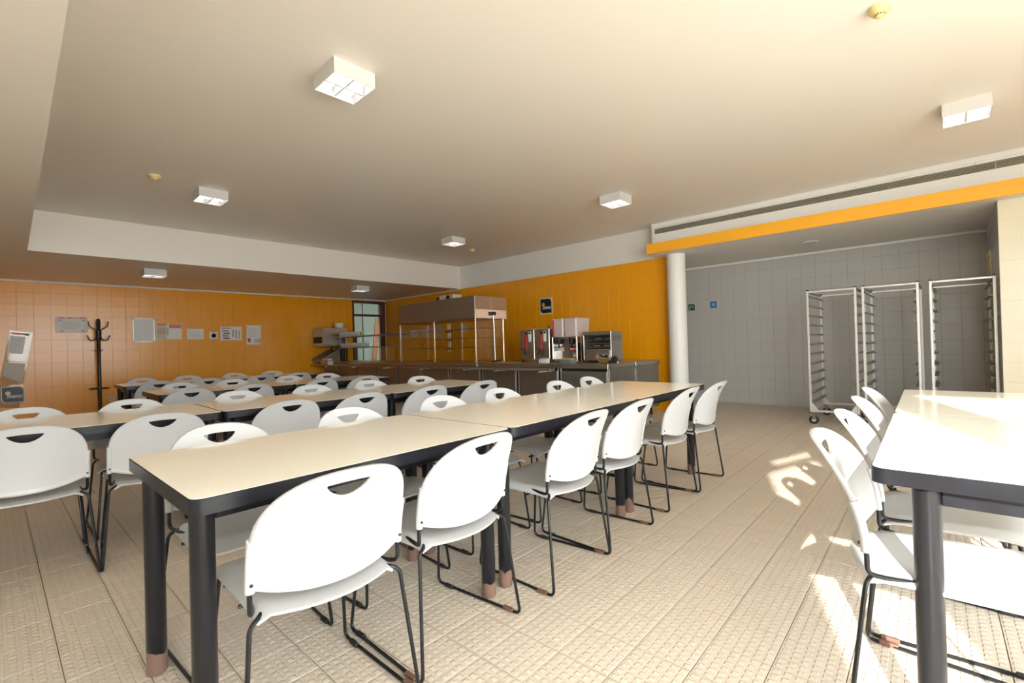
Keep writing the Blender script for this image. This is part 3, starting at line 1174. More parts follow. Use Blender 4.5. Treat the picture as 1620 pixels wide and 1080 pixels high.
# ------------------------------------------------------------------ tray racks in the alcove
def make_rack():
    W, D, H = .515, .88, 1.69
    t = thing('tray_rack', '', 'rack', (0, 0, 0), 0, 'tall wheeled tray racks')
    p = .0125
    xs, ys = (0.0125, D - .0125), (.0125, W - .0125)
    for x in xs:
        for y in ys:
            MB().bbox(x - p, x + p, y - p, y + p, .155, H - .012, .002).build('post', M_ALU, t)
            MB().bbox(x - p - .001, x + p + .001, y - p - .001, y + p + .001, H - .012, H, .003).build('post_cap', M_BLACKR, t)
            g = MB()                                        # gusset to the base bar
            s = 1 if y < W / 2 else -1
            g.add([(x - .004, y, .30 if x < .1 else .26), (x - .004, y + s * .10, .15), (x - .004, y, .15), (x + .004, y, .30 if x < .1 else .26), (x + .004, y + s * .10, .15), (x + .004, y, .15)],
                  [(0, 1, 2), (5, 4, 3), (0, 3, 4, 1), (1, 4, 5, 2), (2, 5, 3, 0)])
            g.build('gusset', M_ALU, t)
            c = MB().bbox(x - .024, x + .024, y - .024, y + .024, .138, .150, .002).tube([(x, y, .115), (x, y, .165)], .012, 10)
            for q in (-1, 1):
                c.box(x + q * .021 - .002, x + q * .021 + .002, y + s * .03 - .016, y + s * .03 + .016, .06, .139)
            dy = .03 if y < W / 2 else -.03
            co = c.build('caster_fork', M_STEELD, t)
            MB().lathe([(.0, -.016), (.040, -.016), (.0545, -.011), (.0545, .011), (.040, .016), (0, .016)], 22, (x, y + dy, .0550), 'x').build('wheel', M_BLACKR, co, True)
            MB().lathe([(.0, -.018), (.024, -.018), (.024, .018), (0, .018)], 14, (x, y + dy, .0550), 'x').build('wheel_hub', M_ALU, co, True)
    for x in xs:
        MB().bbox(x - .009, x + .009, .025, W - .025, H - .036, H - .016, .002).build('top_bar', M_ALU, t)
        MB().bbox(x - .009, x + .009, .025, W - .025, .155, .18, .002).build('base_bar', M_ALU, t)
    for y in ys:
        MB().bbox(.025, D - .025, y - .009, y + .009, H - .036, H - .016, .002).build('top_bar', M_STEELD, t)
        MB().bbox(.025, D - .025, y - .009, y + .009, .155, .18, .002).build('base_bar', M_ALU, t)
        s = 1 if y < W / 2 else -1
        for k in range(12):
            z = .27 + k * .1205
            sl = MB().box(.0, D, y + s * .013 - .001, y + s * .013 + .001, z, z + .024)
            sl.box(.0, D, min(y + s * .013, y + s * .045), max(y + s * .013, y + s * .045), z - .001, z + .001)
            sl.build('tray_slide', M_SLIDE, t)
    return t


r0 = make_rack()
for i, (y, lab) in enumerate(((.785, 'tall white tray rack on wheels, leftmost of three by the grey wall'),
                              (.22, 'tall white tray rack on wheels, middle one by the grey wall'),
                              (-.378, 'tall white tray rack on wheels nearest the cream tiled pier'))):
    o = r0 if i == 0 else copy_tree(r0)
    o.location = (6.89, y, 0)
    o['label'] = lab


# ------------------------------------------------------------------ food counter along the right wall
CX, CZ = 5.2, .82
CY0, MW = 3.18, .797


def counter():
    def cabinet(name, x0, y0, w, d, face, label):
        t = thing(name, label, 'cabinet', (x0, y0, 0), 0, 'steel counter cabinets')
        b = MB()
        b.box(.03, d, .02, w - .02, .13, CZ - .062)
        b.build('carcass', M_DARK, t)
        if face:
            MB().bbox(.0, .03, .035, w - .035, .15, CZ - .10, .004).build('front_panel', M_STEELD, t)
            for q in (.018, w - .03):
                MB().bbox(.004, .03, q, q + .012, .13, CZ - .062, .002).build('edge_strip', M_STEEL, t)
        for x in (.08, d - .08):
            for y in (.1, w - .1):
                MB().lathe([(.014, 0), (.018, .01), (.02, .13)], 10, (x, y, 0)).build('foot', M_BLACKR, t, True)
        return t
    for k in range(10):
        lab = 'steel counter cabinet, %s from the oven end of the counter' % (['first', 'second', 'third', 'fourth', 'fifth', 'sixth', 'seventh', 'eighth', 'ninth', 'tenth'][k])
        t = cabinet('counter_cabinet', CX + .02, CY0 + k * MW, MW, .70, True, lab)
        if k == 0:                                   # finished end side
            MB().bbox(.02, .70, .004, .019, .13, CZ - .062, .002).build('side_panel', M_STEELD, t)
            MB().bbox(.692, .704, 0, .004, .13, CZ - .1, .001).build('edge_strip', M_STEEL, t)
    t = cabinet('counter_cabinet', CX + .73, CY0, MW, .70, False, 'steel counter cabinet on the wall side of the counter end')
    MB().bbox(.02, .70, .004, .019, .13, CZ - .062, .002).build('side_panel', M_STEELD, t)

    def worktop(x0, x1, y0, y1, lab):
        t = thing('steel_worktop', lab, 'worktop', (x0, y0, 0))
        MB().bbox(0, x1 - x0, 0, y1 - y0, CZ - .06, CZ, .004).build('slab', M_STEEL, t)
        MB().lathe([(.012, -.003), (.012, .0)], 10, (x1 - x0 - .03, 0, CZ - .035), 'y').build('end_plug', M_DARK, t)
        return t
    worktop(CX, CX + .725, CY0, CY0 + 10 * MW, 'long steel worktop running under the display case and appliances')
    worktop(CX + .73, CX + 1.455, CY0, CY0 + MW, 'short steel worktop section on the wall side of the counter end')
    # tray rail
    t = thing('tray_rail', 'tubular steel tray rail along the front of the food counter', 'rail', (0, 0, 0))
    for x in (4.88, 4.98, 5.08):
        MB().tube([(x, 3.95, .752), (x, 11.1, .752)], .013, 8).build('rail_tube', M_STEEL, t, True)
    for y in (4.06, 4.9, 5.58, 6.7, 7.9, 9.1, 10.3):
        MB().bbox(4.86, 5.225, y - .018, y + .018, .715, .739, .003).build('bracket', M_CHROME, t)
    t = thing('price_tag', 'tiny white tag on the counter edge below the display case', 'tag', (CX - .003, 5.63, .785))
    MB().bbox(-.003, .0, -.015, .015, -.02, .02, .001).build('card', M_PAPER, t)


counter()


def boilers():
    for i, (y0, lab) in enumerate(((4.655, 'steel water boiler beside the display case, left of the pair'), (4.357, 'steel water boiler next to the juice dispenser, right of the pair'))):
        t = thing('water_boiler', lab, 'boiler', (5.5, y0, CZ), 0, 'steel water boilers')
        w, d, h = .29, .36, .505
        MB().bbox(0, d, 0, w, .05, h, .006).build('body', M_STEEL, t)
        MB().lathe([(.125, h), (.128, h + .012), (.11, h + .02), (.03, h + .024), (0, h + .024)], 28, (d / 2, w / 2, 0)).build('lid', M_CHROME, t, True)
        MB().lathe([(.012, h + .024), (.018, h + .04), (0, h + .05)], 12, (d / 2, w / 2, 0)).build('lid_knob', M_BLACKR, t, True)
        MB().bbox(-.012, 0, .135, .165, .20, .43, .003).build('sight_glass', M_RED, t)
        MB().bbox(-.008, 0, .128, .172, .43, .475, .003).build('gauge_head', M_BLACKR, t)
        lp = MB().bbox(-.003, 0, .055, .11, .32, .475, .001).build('label_plate', M_PAPER, t)
        MB().bbox(-.004, -.003, .062, .103, .44, .468, .0003).build('pictogram', M_BLACKR, lp)
        tp = MB().tube(fillet([(0, .16, .17), (-.05, .16, .17), (-.06, .16, .12)], .02), .011, 8)
        tp.lathe([(.02, .12), (.02, .2)], 10, (-.03, .16, 0))
        to = tp.build('tap', M_BLACKR, t, True)
        MB().bbox(-.045, -.015, .165, .235, .205, .215, .003).build('tap_handle', M_BLACKR, to)
        for x in (.03, d - .03):
            for y in (.03, w - .03):
                MB().lathe([(.014, 0), (.016, .05)], 10, (x, y, 0)).build('foot', M_BLACKR, t, True)
    # small white containers in front
    t = thing('white_box', 'small white plastic box in front of the right water boiler', 'box', (5.36, 4.30, CZ))
    MB().bbox(0, .07, 0, .13, 0, .062, .006).build('tub', M_PAPER, t)
    MB().bbox(-.003, .073, -.003, .133, .062, .072, .003).build('lid', M_PLASTIC, t)
    t = thing('drip_tray', 'flat steel drip tray under the water boiler taps', 'tray', (5.37, 4.45, CZ))
    MB().bbox(0, .11, 0, .16, 0, .05, .004).build('pan', M_STEEL, t)
    MB().bbox(.008, .102, .008, .152, .05, .054, .001).build('grid', M_CHROME, t)


def dispenser():
    t = thing('juice_dispenser', 'juice dispenser with two cloudy clear tanks on a steel base', 'dispenser', (5.5, 3.86, CZ))
    w, d = .455, .34
    MB().bbox(.10, d, .0, w, .03, .375, .006).build('body', M_STEEL, t)
    MB().bbox(.0, .10, .0, w, .02, .05, .004).build('base', M_STEEL, t)
    for y in (0, w - .022):
        MB().bbox(.0, .10, y, y + .022, .05, .375, .003).build('side_pillar', M_CHROME, t)
    MB().bbox(.005, .10, .022, w - .022, .345, .375, .003).build('top_panel', M_STEEL, t)
    for i, (y0, y1) in enumerate(((.005, .232), (.238, .46))):
        k = MB()
        n = 6
        o0 = rrect(.01, d, y0 + .01, y1 - .01, .03, n)
        o1 = rrect(.0, d + .02, y0, y1, .03, n)
        m_ = len(o0)
        vs = [(x, y, .378) for x, y in o0] + [(x, y, .635) for x, y in o1]
        fs = [tuple(range(m_))] + [(q, (q + 1) % m_, m_ + (q + 1) % m_, m_ + q) for q in range(m_)]
        k.add(vs, fs)
        tk = k.build('tank', M_ACRYL, t, True)
        MB().prism(rrect(-.004, d + .024, y0 - .002, y1 + .002, .03, n), .635, .645).build('tank_lid', M_ACRYL, tk, True)
        MB().bbox(.0, .08, (y0 + y1) / 2 - .03, (y0 + y1) / 2 + .03, .27, .372, .01).build('tap', M_BLACKR, t)
        MB().bbox(.03, .05, (y0 + y1) / 2 - .012, (y0 + y1) / 2 + .012, .21, .27, .004).build('spout', M_DARK, t)
    MB().bbox(-.003, 0, .40, .428, .385, .625, .001).build('red_strip', M_RED, t)
    MB().bbox(.094, .10, .30, .43, .17, .24, .001).build('sticker', M_SIGNW, t)
    MB().bbox(.093, .0995, .30, .41, .222, .24, .001).build('sticker_band', M_RED, t)
    MB().bbox(.094, .10, .075, .20, .16, .235, .001).build('sticker', M_RED, t)
    MB().bbox(.092, .0995, .085, .19, .185, .212, .001).build('sticker_band', M_SIGNW, t)
    MB().bbox(.094, .10, .05, .14, .08, .125, .001).build('name_plate', M_PAPER, t)
    dt = MB()
    o0 = rrect(-.13, .0, .02, .27, .04, 5)
    o1 = rrect(-.15, .01, .0, .29, .05, 5)
    m_ = len(o0)
    dt.add([(x, y, .0) for x, y in o0] + [(x, y, .055) for x, y in o1], [tuple(range(m_))[::-1], tuple(range(m_, 2 * m_))] + [(q, (q + 1) % m_, m_ + (q + 1) % m_, m_ + q) for q in range(m_)])
    b = thing('drip_dish', 'grey dish with a yellow top in front of the juice dispenser', 'dish', (5.5, 3.84, CZ))
    dt.build('dish', M_GPL, b, True)
    MB().prism(rrect(-.125, -.015, .03, .25, .03, 5), .055, .066).build('yellow_pad', M_YEL, b)
    # stack of trays squeezed between dispenser and oven
    for k in range(13):
        o = tag(MB().bbox(0, .3, 0, .085, 0, .017, .004).build('tray', M_BROWN), 'brown tray in the stack between dispenser and small oven', 'tray', 'brown trays stacked by the oven')
        o.location = (5.62, 3.765 + jit(.003), CZ + k * .0215 + .0005)


def oven():
    t = thing('toaster_oven', 'steel countertop oven with glass front on the counter end', 'oven', (5.5, 3.305, CZ))
    w, d, h = .455, .30, .435
    z0 = .035
    b = MB()
    b.bbox(0, d, 0, w, h - .05, h, .004)               # top
    b.bbox(0, d, 0, .02, z0, h - .05, .003).bbox(0, d, w - .02, w, z0, h - .05, .003)
    b.bbox(0, d, .02, w - .02, z0, z0 + .14, .003)      # lower panel
    b.bbox(d - .01, d, .02, w - .02, z0 + .14, h - .05, .002)
    b.build('body', M_STEEL, t)
    MB().bbox(.012, d - .012, .021, w - .021, z0 + .142, z0 + .147, .001).build('oven_floor', M_DARK, t)
    MB().bbox(d - .02, d - .011, .021, w - .021, z0 + .147, h - .052, .001).build('oven_back', M_DARK, t)
    for z in (.215, .265, .315):
        r = MB()
        for q in range(6):
            r.tube([(.02 + q * .05, .022, z), (.02 + q * .05, w - .022, z)], .003, 6)
        r.build('oven_rack', M_CHROME, t)
    for i, (y, z) in enumerate(((.08, .335), (.24, .335), (.10, .235), (.27, .235))):  # pale bars standing in for glimmers of light inside the oven
        MB().tube([(.15, y, z), (.15, y + .10, z)], .006, 6).build('glimmer_bar', M_SIGNW, t)
    MB().box(.004, .007, .02, w - .02, z0 + .142, h - .052).build('oven_glass', M_GLASS, t)
    MB().tube([(-.02, .02, z0 + .15), (-.02, w - .02, z0 + .15)], .007, 8).build('handle_bar', M_CHROME, t, True)
    cp = MB()
    cp.prism(rrect(.03, .24, .06, .125, .03, 5), -.004, .0, 'yz')
    c = cp.build('control_plate', M_CHROME, t)
    MB().lathe([(.016, -.010), (.018, -.004)], 14, (0, .205, .09), 'x').build('pilot_lamp', M_ORLAMP, c, True)
    MB().lathe([(.0, -.022), (.022, -.02), (.024, -.004)], 16, (0, .075, .092), 'x').build('knob', M_BLACKR, c, True)
    MB().tube(fillet([(-.015, .08, .088), (-.028, .12, .085), (-.02, .18, .112)], .02), .008, 8).build('lever', M_BLACKR, c, True)
    v = MB()
    for r in range(3):
        for q in range(4):
            v.box(.05 + q * .055 + (r % 2) * .02, .08 + q * .055 + (r % 2) * .02, -.001, .001, h - .075 - r * .022, h - .068 - r * .022)
    v.build('vent_slots', M_DARK, t)
    for x in (.03, d - .03):
        for y in (.04, w - .04):
            MB().lathe([(.018, 0), (.02, z0)], 10, (x, y, 0)).build('foot', M_BLACKR, t, True)
    t = thing('black_reel', 'black round reel standing beside the oven at the counter end', 'reel', (5.48, 3.245, CZ))
    MB().lathe([(.026, -.022), (.046, -.022), (.048, -.018), (.048, .018), (.046, .022), (.026, .022)], 24, (0, 0, .048), 'x').build('rim', M_BLACKR, t, True)
    MB().lathe([(0, -.012), (.026, -.016), (.026, .016), (0, .012)], 20, (0, 0, .048), 'x').build('hub', M_GPL, t, True)
    MB().bbox(.0, .06, -.045, -.02, 0, .075, .003).build('bracket', M_STEEL, t)


boilers()
dispenser()
oven()


def display():
    """heated glass display case with the steel hood"""
    y0, y1 = 5.716, 7.92
    x0, x1 = 5.26, 5.925
    t = thing('display_case', 'glass food display case with a large steel hood on the counter', 'display case', (x0, y0, CZ))
    L, D = y1 - y0, x1 - x0 + .09
    zb, zt = .742, 1.12
    h = MB().bbox(0, D, 0, L, zb, zt, .004)
    ho = h.build('hood', M_STEELD, t)
    MB().bbox(-.003, .0, .005, L - .005, zb + .005, zb + .16, .001).build('hood_panel', M_STEELD, ho)
    MB().bbox(-.003, .0, .005, L - .005, zb + .165, zt - .004, .001).build('hood_panel', M_STEELD, ho)
    MB().bbox(.004, D - .004, -.004, 0, zb, zb + .155, .001).build('end_plate', M_CHROME, ho)
    MB().bbox(.004, D * .5 - .002, -.003, 0, zb + .16, zt - .004, .001).build('hood_panel', M_STEEL, ho)
    MB().bbox(D * .5 + .002, D - .004, -.003, 0, zb + .16, zt - .004, .001).build('hood_panel', M_STEEL, ho)
    # chrome posts
    for (x, y) in ((.0, .0), (D - .09, .0), (.0, L - .02), (D - .09, L - .02), (D - .09, L / 2)):
        MB().bbox(x, x + .02, y, y + .02, 0, zb, .003).build('post', M_CHROME, t)
    for x in (.028,):
        MB().bbox(x, x + .012, .012, .028, 0, zb, .002).build('post', M_STEEL, t)
    y = L / 2 - .015
    MB().bbox(-.006, .006, y, y + .035, 0, zb, .003).build('post', M_CHROME, t)
    for yy in (1.06, 1.12):
        MB().tube([(.34, yy, .18), (.34, yy, zb)], .008, 8).build('hanger_rod', M_CHROME, t, True)
    # shelves
    for z in (.255, .415, .575):
        s = MB().box(.05, .56, .03, L - .03, z, z + .006)
        so = s.build('glass_shelf', M_GLASS, t)
        MB().tube([(.045, .02, z + .003), (.045, L - .02, z + .003)], .009, 8).build('shelf_rail', M_STEELD, so, True)
        MB().tube([(.045, .02, z + .003), (.575, .02, z + .003)], .007, 8).build('shelf_rail', M_CHROME, so, True)
        MB().bbox(.30, .38, 1.02, 1.16, z - .03, z, .004).build('shelf_clamp', M_BLACKR, so)
    # panes
    for a, b in ((.025, L / 2 - .02), (L / 2 + .025, L - .025)):
        MB().box(-.002, .002, a, b, .02, zb - .01).build('front_pane', M_GLASS, t)
    MB().box(.03, D - .1, -.002, .002, .02, zb - .01).build('end_pane', M_GLASS, t)
    # bright support tube with black clamps on the end
    MB().tube([(.415, -.03, .03), (.40, -.03, zb + .10)], .011, 10).build('support_tube', M_ALU, t, True)
    MB().bbox(.34, .45, -.05, -.004, zb + .055, zb + .115, .006).build('clamp', M_BLACKR, t)
    MB().bbox(.33, .52, -.06, -.005, .0, .025, .005).build('clamp', M_BLACKR, t)
    # red shelf pins on the middle and left posts
    for yy in (L / 2 + .002, L - .012):
        for z in (.26, .42, .58):
            MB().lathe([(.007, -.012), (.009, -.007)], 8, (0, yy, z), 'x').build('shelf_pin', M_PINK, t)
    for (ya, z) in ((1.95, .582), (1.80, .582)):
        MB().bbox(.2, .42, ya, ya + .18, z, z + .03, .006).build('steel_pan', M_CHROME, t)
    # things on the roof
    f = thing('fan_unit', 'small grey fan box on top of the display case hood', 'fan', (5.58, 6.63, CZ + zt))
    MB().bbox(0, .20, 0, .42, 0, .125, .005).build('housing', M_ALU, f)
    MB().lathe([(.0, -.012), (.05, -.012), (.055, -.002), (.055, 0)], 20, (-.001, .16, .062), 'x').build('fan_grille', M_DARK, f, True)
    MB().bbox(-.02, .18, .42, .49, 0, .10, .004).build('motor_box', M_DGREY, f)


display()


def far_end():
    # shelf unit with glasses between the display case and the far end
    y0, y1 = 8.05, 10.58
    t = thing('glass_shelf_unit', 'two tier shelf holding drinking glasses left of the display case', 'shelf', (5.225, y0, CZ))
    L = y1 - y0
    zs = (.325, .575)
    for z in zs:
        MB().bbox(0, .32, 0, L, z - .02, z, .003).build('shelf', M_STEELD, t)
    for y in (.0, L - .10, L - .17):
        MB().bbox(.14, .18, y, y + .04, 0, zs[1] + .10 if y > 1 else zs[1], .003).build('post', M_BLACK if y > 1 else M_STEELD, t)
    MB().box(.01, .014, .05, 1.0, .02, zs[0] - .03).build('pane', M_GLASS, t)
    me = MB().lathe([(.022, 0), (.027, .095), (.0245, .095), (.020, .006), (0, .006)], 14).mesh('drinking_glass', True)
    me.materials.append(M_GLASS_T)
    for si, (z, n, s0) in enumerate(((zs[1], 14, 1.45), (zs[0], 16, 1.25))):
        for k in range(n):
            for r in range(2):
                o = link('drinking_glass', me, None, (5.27 + r * .09, y0 + s0 + k * .066, CZ + z))
                tag(o, 'clear drinking glass in the rows on the %s shelf' % ('upper' if si == 0 else 'lower'), 'glass', 'glasses on the %s shelf' % ('upper' if si == 0 else 'lower'))
    # steel box with dark window at the far end
    t = thing('steel_dispenser', 'steel box with a dark slot raised on legs at far counter end', 'dispenser', (4.97, 10.61, CZ))
    b = MB().bbox(0, .62, 0, .55, .355, .80, .006)
    b.build('housing', M_STEEL, t)
    MB().bbox(-.004, .0, .06, .50, .44, .59, .001).build('slot_window', M_DARK, t)
    for (x, y) in ((.43, .02), (.58, .02), (.43, .50), (.58, .50)):
        MB().bbox(x, x + .03, y, y + .03, 0, .36, .003).build('leg', M_BLACK, t)
    r = thing('paper_roll', 'white paper roll standing on the steel box at counter end', 'roll', (5.44, 10.76, CZ + .80))
    MB().lathe([(.02, 0), (.10, 0), (.104, .006), (.104, .11), (.10, .116), (.02, .116)], 24).build('roll', M_PAPER, r, True)
    MB().lathe([(.02, 0), (.022, .117)], 12).build('core', M_TAN, r, True)
    # sloping cutlery stand and napkins
    t = thing('cutlery_stand', 'sloping steel cutlery stand below the raised steel box', 'stand', (4.955, 10.60, CZ))
    w = MB()
    w.add([(0, 0, 0), (.40, 0, 0), (.40, .57, 0), (0, .57, 0), (0, 0, .05), (.40, 0, .27), (.40, .57, .27), (0, .57, .05)],
          [(3, 2, 1, 0), (4, 5, 6, 7), (0, 1, 5, 4), (2, 3, 7, 6), (1, 2, 6, 5), (3, 0, 4, 7)])
    w.build('sloped_body', M_STEELD, t)
    for y in (.0, .55):
        MB().add([(-.01, y, .05), (.41, y, .28), (.41, y + .02, .28), (-.01, y + .02, .05), (-.01, y, .08), (.41, y, .31), (.41, y + .02, .31), (-.01, y + .02, .08)],
                 [(3, 2, 1, 0), (4, 5, 6, 7), (0, 1, 5, 4), (2, 3, 7, 6), (1, 2, 6, 5), (3, 0, 4, 7)]).build('side_rail', M_STEEL, t)
    t = thing('napkin_box', 'steel box of white napkins in front of the sloping cutlery stand', 'napkins', (4.9, 9.30, CZ))
    t.location = (4.86, 10.18, .766)
    MB().bbox(0, .13, 0, .35, 0, .10, .004).build('box', M_STEEL, t)
    for k in range(2):
        MB().bbox(.01, .12, .02 + k * .165, .165 + k * .165, .10, .135, .012).build('napkin_pile', M_PAPER, t)
    t = thing('dark_bin', 'dark box standing on the floor at the far counter end', 'box', (4.86, 10.62, 0))
    MB().bbox(0, .28, 0, .45, 0, .52, .01).build('body', M_WOOD, t)
    MB().bbox(-.01, .29, -.01, .46, .52, .56, .01).build('lid', M_DARK, t)


far_end()


# ------------------------------------------------------------------ back wall: notices, coat stand
YN = YB - .0015     # front of the tiles


def sheet(name, label, cat, x0, x1, z0, z1, prints, m=M_PAPER, tilt=0, t_=.0025, group='notices on the orange back wall'):
    cx, cz = (x0 + x1) / 2, (z0 + z1) / 2
    t = thing(name, label, cat, (cx, YN, cz), 0, group)
    t.rotation_euler = (0, math.radians(tilt), 0)
    hw, hh = (x1 - x0) / 2, (z1 - z0) / 2
    MB().bbox(-hw, hw, -t_, 0, -hh, hh, .0006).build('sheet', m, t)
    by = {}
    for (a0, a1, b0, b1, mm) in prints:
        by.setdefault(mm.name, (mm, []))[1].append((a0, a1, b0, b1))
    for lay, (mm, rs) in enumerate(by.values()):
        b = MB()
        e = .0006 * (lay + 1)
        for (a0, a1, b0, b1) in rs:
            b.box(-hw + a0 * 2 * hw, -hw + a1 * 2 * hw, -t_ - e, -t_, -hh + b0 * 2 * hh, -hh + b1 * 2 * hh)
        o = b.build('print', mm, t)
        if len(rs) > 1:
            o['kind'] = 'stuff'
    return t


def lines(x0, x1, z0, z1, n, m, gap=.5):
    out = []
    for k in range(n):
        h = (z1 - z0) / n
        out.append((x0, x1 - random.uniform(0, .3) * (x1 - x0), z0 + k * h, z0 + k * h + h * gap, m))
    return out


def notices():
    M_L = mat('pale_print', (0.52, 0.52, 0.50), .6)
    sheet('notice_sheet', 'wide white notice with a red heading left of the coat stand', 'poster', .543, .958, 1.524, 1.802,
          [(.08, .30, .90, .96, M_RED), (.36, .52, .90, .96, M_RED), (.56, .72, .90, .95, M_PINK), (.75, .95, .90, .96, M_RED), (.10, .20, .74, .82, M_GREYP), (.82, .92, .74, .82, M_GREYP),
           (.14, .24, .08, .15, M_PINK), (.80, .90, .08, .16, M_GREYP)] + lines(.2, .8, .25, .72, 5, M_L, .3))
    w = thing('whiteboard', 'grey whiteboard with white corners right of the coat stand', 'board', (1.75, YN, 1.572))
    MB().bbox(-.155, .155, -.012, 0, -.215, .215, .002).build('panel', M_BOARD, w)
    for (a0, a1, b0, b1) in ((-.166, -.150, -.226, .226), (.150, .166, -.226, .226), (-.150, .150, .212, .226), (-.150, .150, -.226, -.212)):
        MB().bbox(a0, a1, -.017, 0, b0, b1, .003).build('frame', M_ALU, w)
    for sx in (-1, 1):
        for sz in (-1, 1):
            MB().bbox(sx * .155 - .017, sx * .155 + .017, -.022, 0, sz * .215 - .017, sz * .215 + .017, .006).build('corner_cap', M_PLASTIC, w)
    sheet('notice_sheet', 'two-page notice with tan left page, right of the whiteboard', 'poster', 1.94, 2.356, 1.394, 1.70,
          [(.02, .42, .88, .99, M_PINK), (.02, .40, .05, .86, M_PAPER2), (.06, .36, .35, .70, M_TAN), (.42, .47, .30, .75, M_GREYP), (.5, .98, .72, .97, M_PINK), (.53, .90, .06, .66, M_PAPER), (.64, .76, .15, .24, M_GREYP), (.9, .96, .7, .96, M_GREYP)])
    sheet('notice_sheet', 'small plain white notice in the middle of the poster line', 'poster', 2.438, 2.733, 1.392, 1.606, lines(.15, .9, .2, .85, 5, M_L, .25))
    r = sheet('notice_sheet', 'smallest square notice with a dark ring printed on it', 'poster', 2.833, 2.985, 1.39, 1.541, [])
    MB().lathe([(.038, -.0026), (.038, -.0034), (.050, -.0034), (.050, -.0026)], 20, (0, 0, 0), 'y').build('ring_print', M_GREYP, r)
    sheet('notice_sheet', 'notice with stacked orange and teal bars on its left half', 'poster', 3.028, 3.44, 1.365, 1.655,
          [(.10, .40, .62, .74, M_PINK), (.14, .44, .44, .56, M_TEALP), (.10, .38, .26, .38, M_PINK), (.14, .44, .08, .20, M_TEALP), (.08, .5, .84, .92, M_GREYP),
           (.55, .62, .22, .78, M_GREYP), (.70, .77, .15, .75, M_GREYP), (.86, .91, .12, .72, M_GREYP)])
    sheet('notice_sheet', 'tall white notice with a red crest, last on the right', 'poster', 3.53, 3.822, 1.265, 1.69,
          [(.10, .30, .14, .32, M_RED), (.15, .25, .10, .14, M_RED), (.55, .80, .10, .30, M_L), (.84, .97, .10, .30, M_GREYP)] + lines(.12, .88, .42, .88, 6, M_L, .25), tilt=2)
    # tilted perspex leaflet panel at the left edge with two sheets
    t = thing('leaflet_panel', 'tilted clear plastic panel holding two paper sheets at far left', 'display panel', (.06, YN, .98))
    t.rotation_euler = (0, math.radians(8.3), 0)
    MB().bbox(-.135, .135, -.008, -.004, -.68, .575, .001).build('panel', M_PERSPEX, t)
    MB().bbox(-.118, .06, -.0145, -.009, .20, .49, .0005).build('upper_sheet', M_PAPER, t)
    b = MB()
    for k in range(8):
        b.box(-.10, .04 - .03 * (k % 3), -.016, -.0145, .23 + k * .030, .235 + k * .030)
    b.build('print', M_GREYP, t)['kind'] = 'stuff'
    MB().bbox(-.11, .045, -.0125, -.009, .515, .545, .0005).build('header_print', M_PINK, t)
    MB().bbox(.045, .095, -.0125, -.009, .512, .548, .0005).build('header_print', M_TEALP, t)
    MB().bbox(-.13, .13, -.014, -.009, .065, .075, .0005).build('ledge', M_PINK, t)
    b = MB()
    b.add([(-.125, -.011, -.17), (.118, -.011, -.27), (.118, -.011, .05), (-.125, -.011, .05), (-.125, -.009, -.17), (.118, -.009, -.27), (.118, -.009, .05), (-.125, -.009, .05)],
          [(0, 1, 2, 3), (7, 6, 5, 4), (0, 4, 5, 1), (1, 5, 6, 2), (2, 6, 7, 3), (3, 7, 4, 0)])
    b.build('lower_sheet', M_PAPER2, t)
    # power outlet
    t = thing('wall_outlet', 'small grey outlet low on the back wall beside the coat stand', 'outlet', (1.265, YN, .325))
    MB().bbox(-.042, .042, -.012, 0, -.042, .042, .004).build('plate', M_BOARD, t)
    MB().lathe([(.02, -.0135), (.02, -.012)], 16, (0, 0, 0), 'y').build('socket', M_GREYP, t)


def logo_sign(name, label, M, w, h, fruit):
    """dark sign with two rounded corners, a round emblem and the slanted word"""
    t = thing(name, label, 'sign')
    t.matrix_world = M
    MB().prism(rrect(-w / 2, w / 2, -h / 2, h / 2, w * .26, 6, (1, 0, 1, 0)), 0, .004).build('plate', M_SIGNW, t)
    k = .91
    MB().prism(rrect(-w / 2 * k, w / 2 * k, -h / 2 * k, h / 2 * k, w * .23, 6, (1, 0, 1, 0)), .004, .0055).build('face', M_SIGN, t)
    b = MB()
    pts = [(-.2 * w + .115 * w * math.cos(q * PI / 8), .09 * h + .13 * h * math.sin(q * PI / 8)) for q in range(16)]
    b.prism(pts, .0055, .0065)
    b.build('emblem', fruit, t)
    text_mesh('lettering', 'menu', w * .36, M_SIGNW, t, Matrix.Translation((.07 * w, -.10 * h, .0065)) @ Matrix.Scale(.82, 4, (1, 0, 0)), .25)
    return t


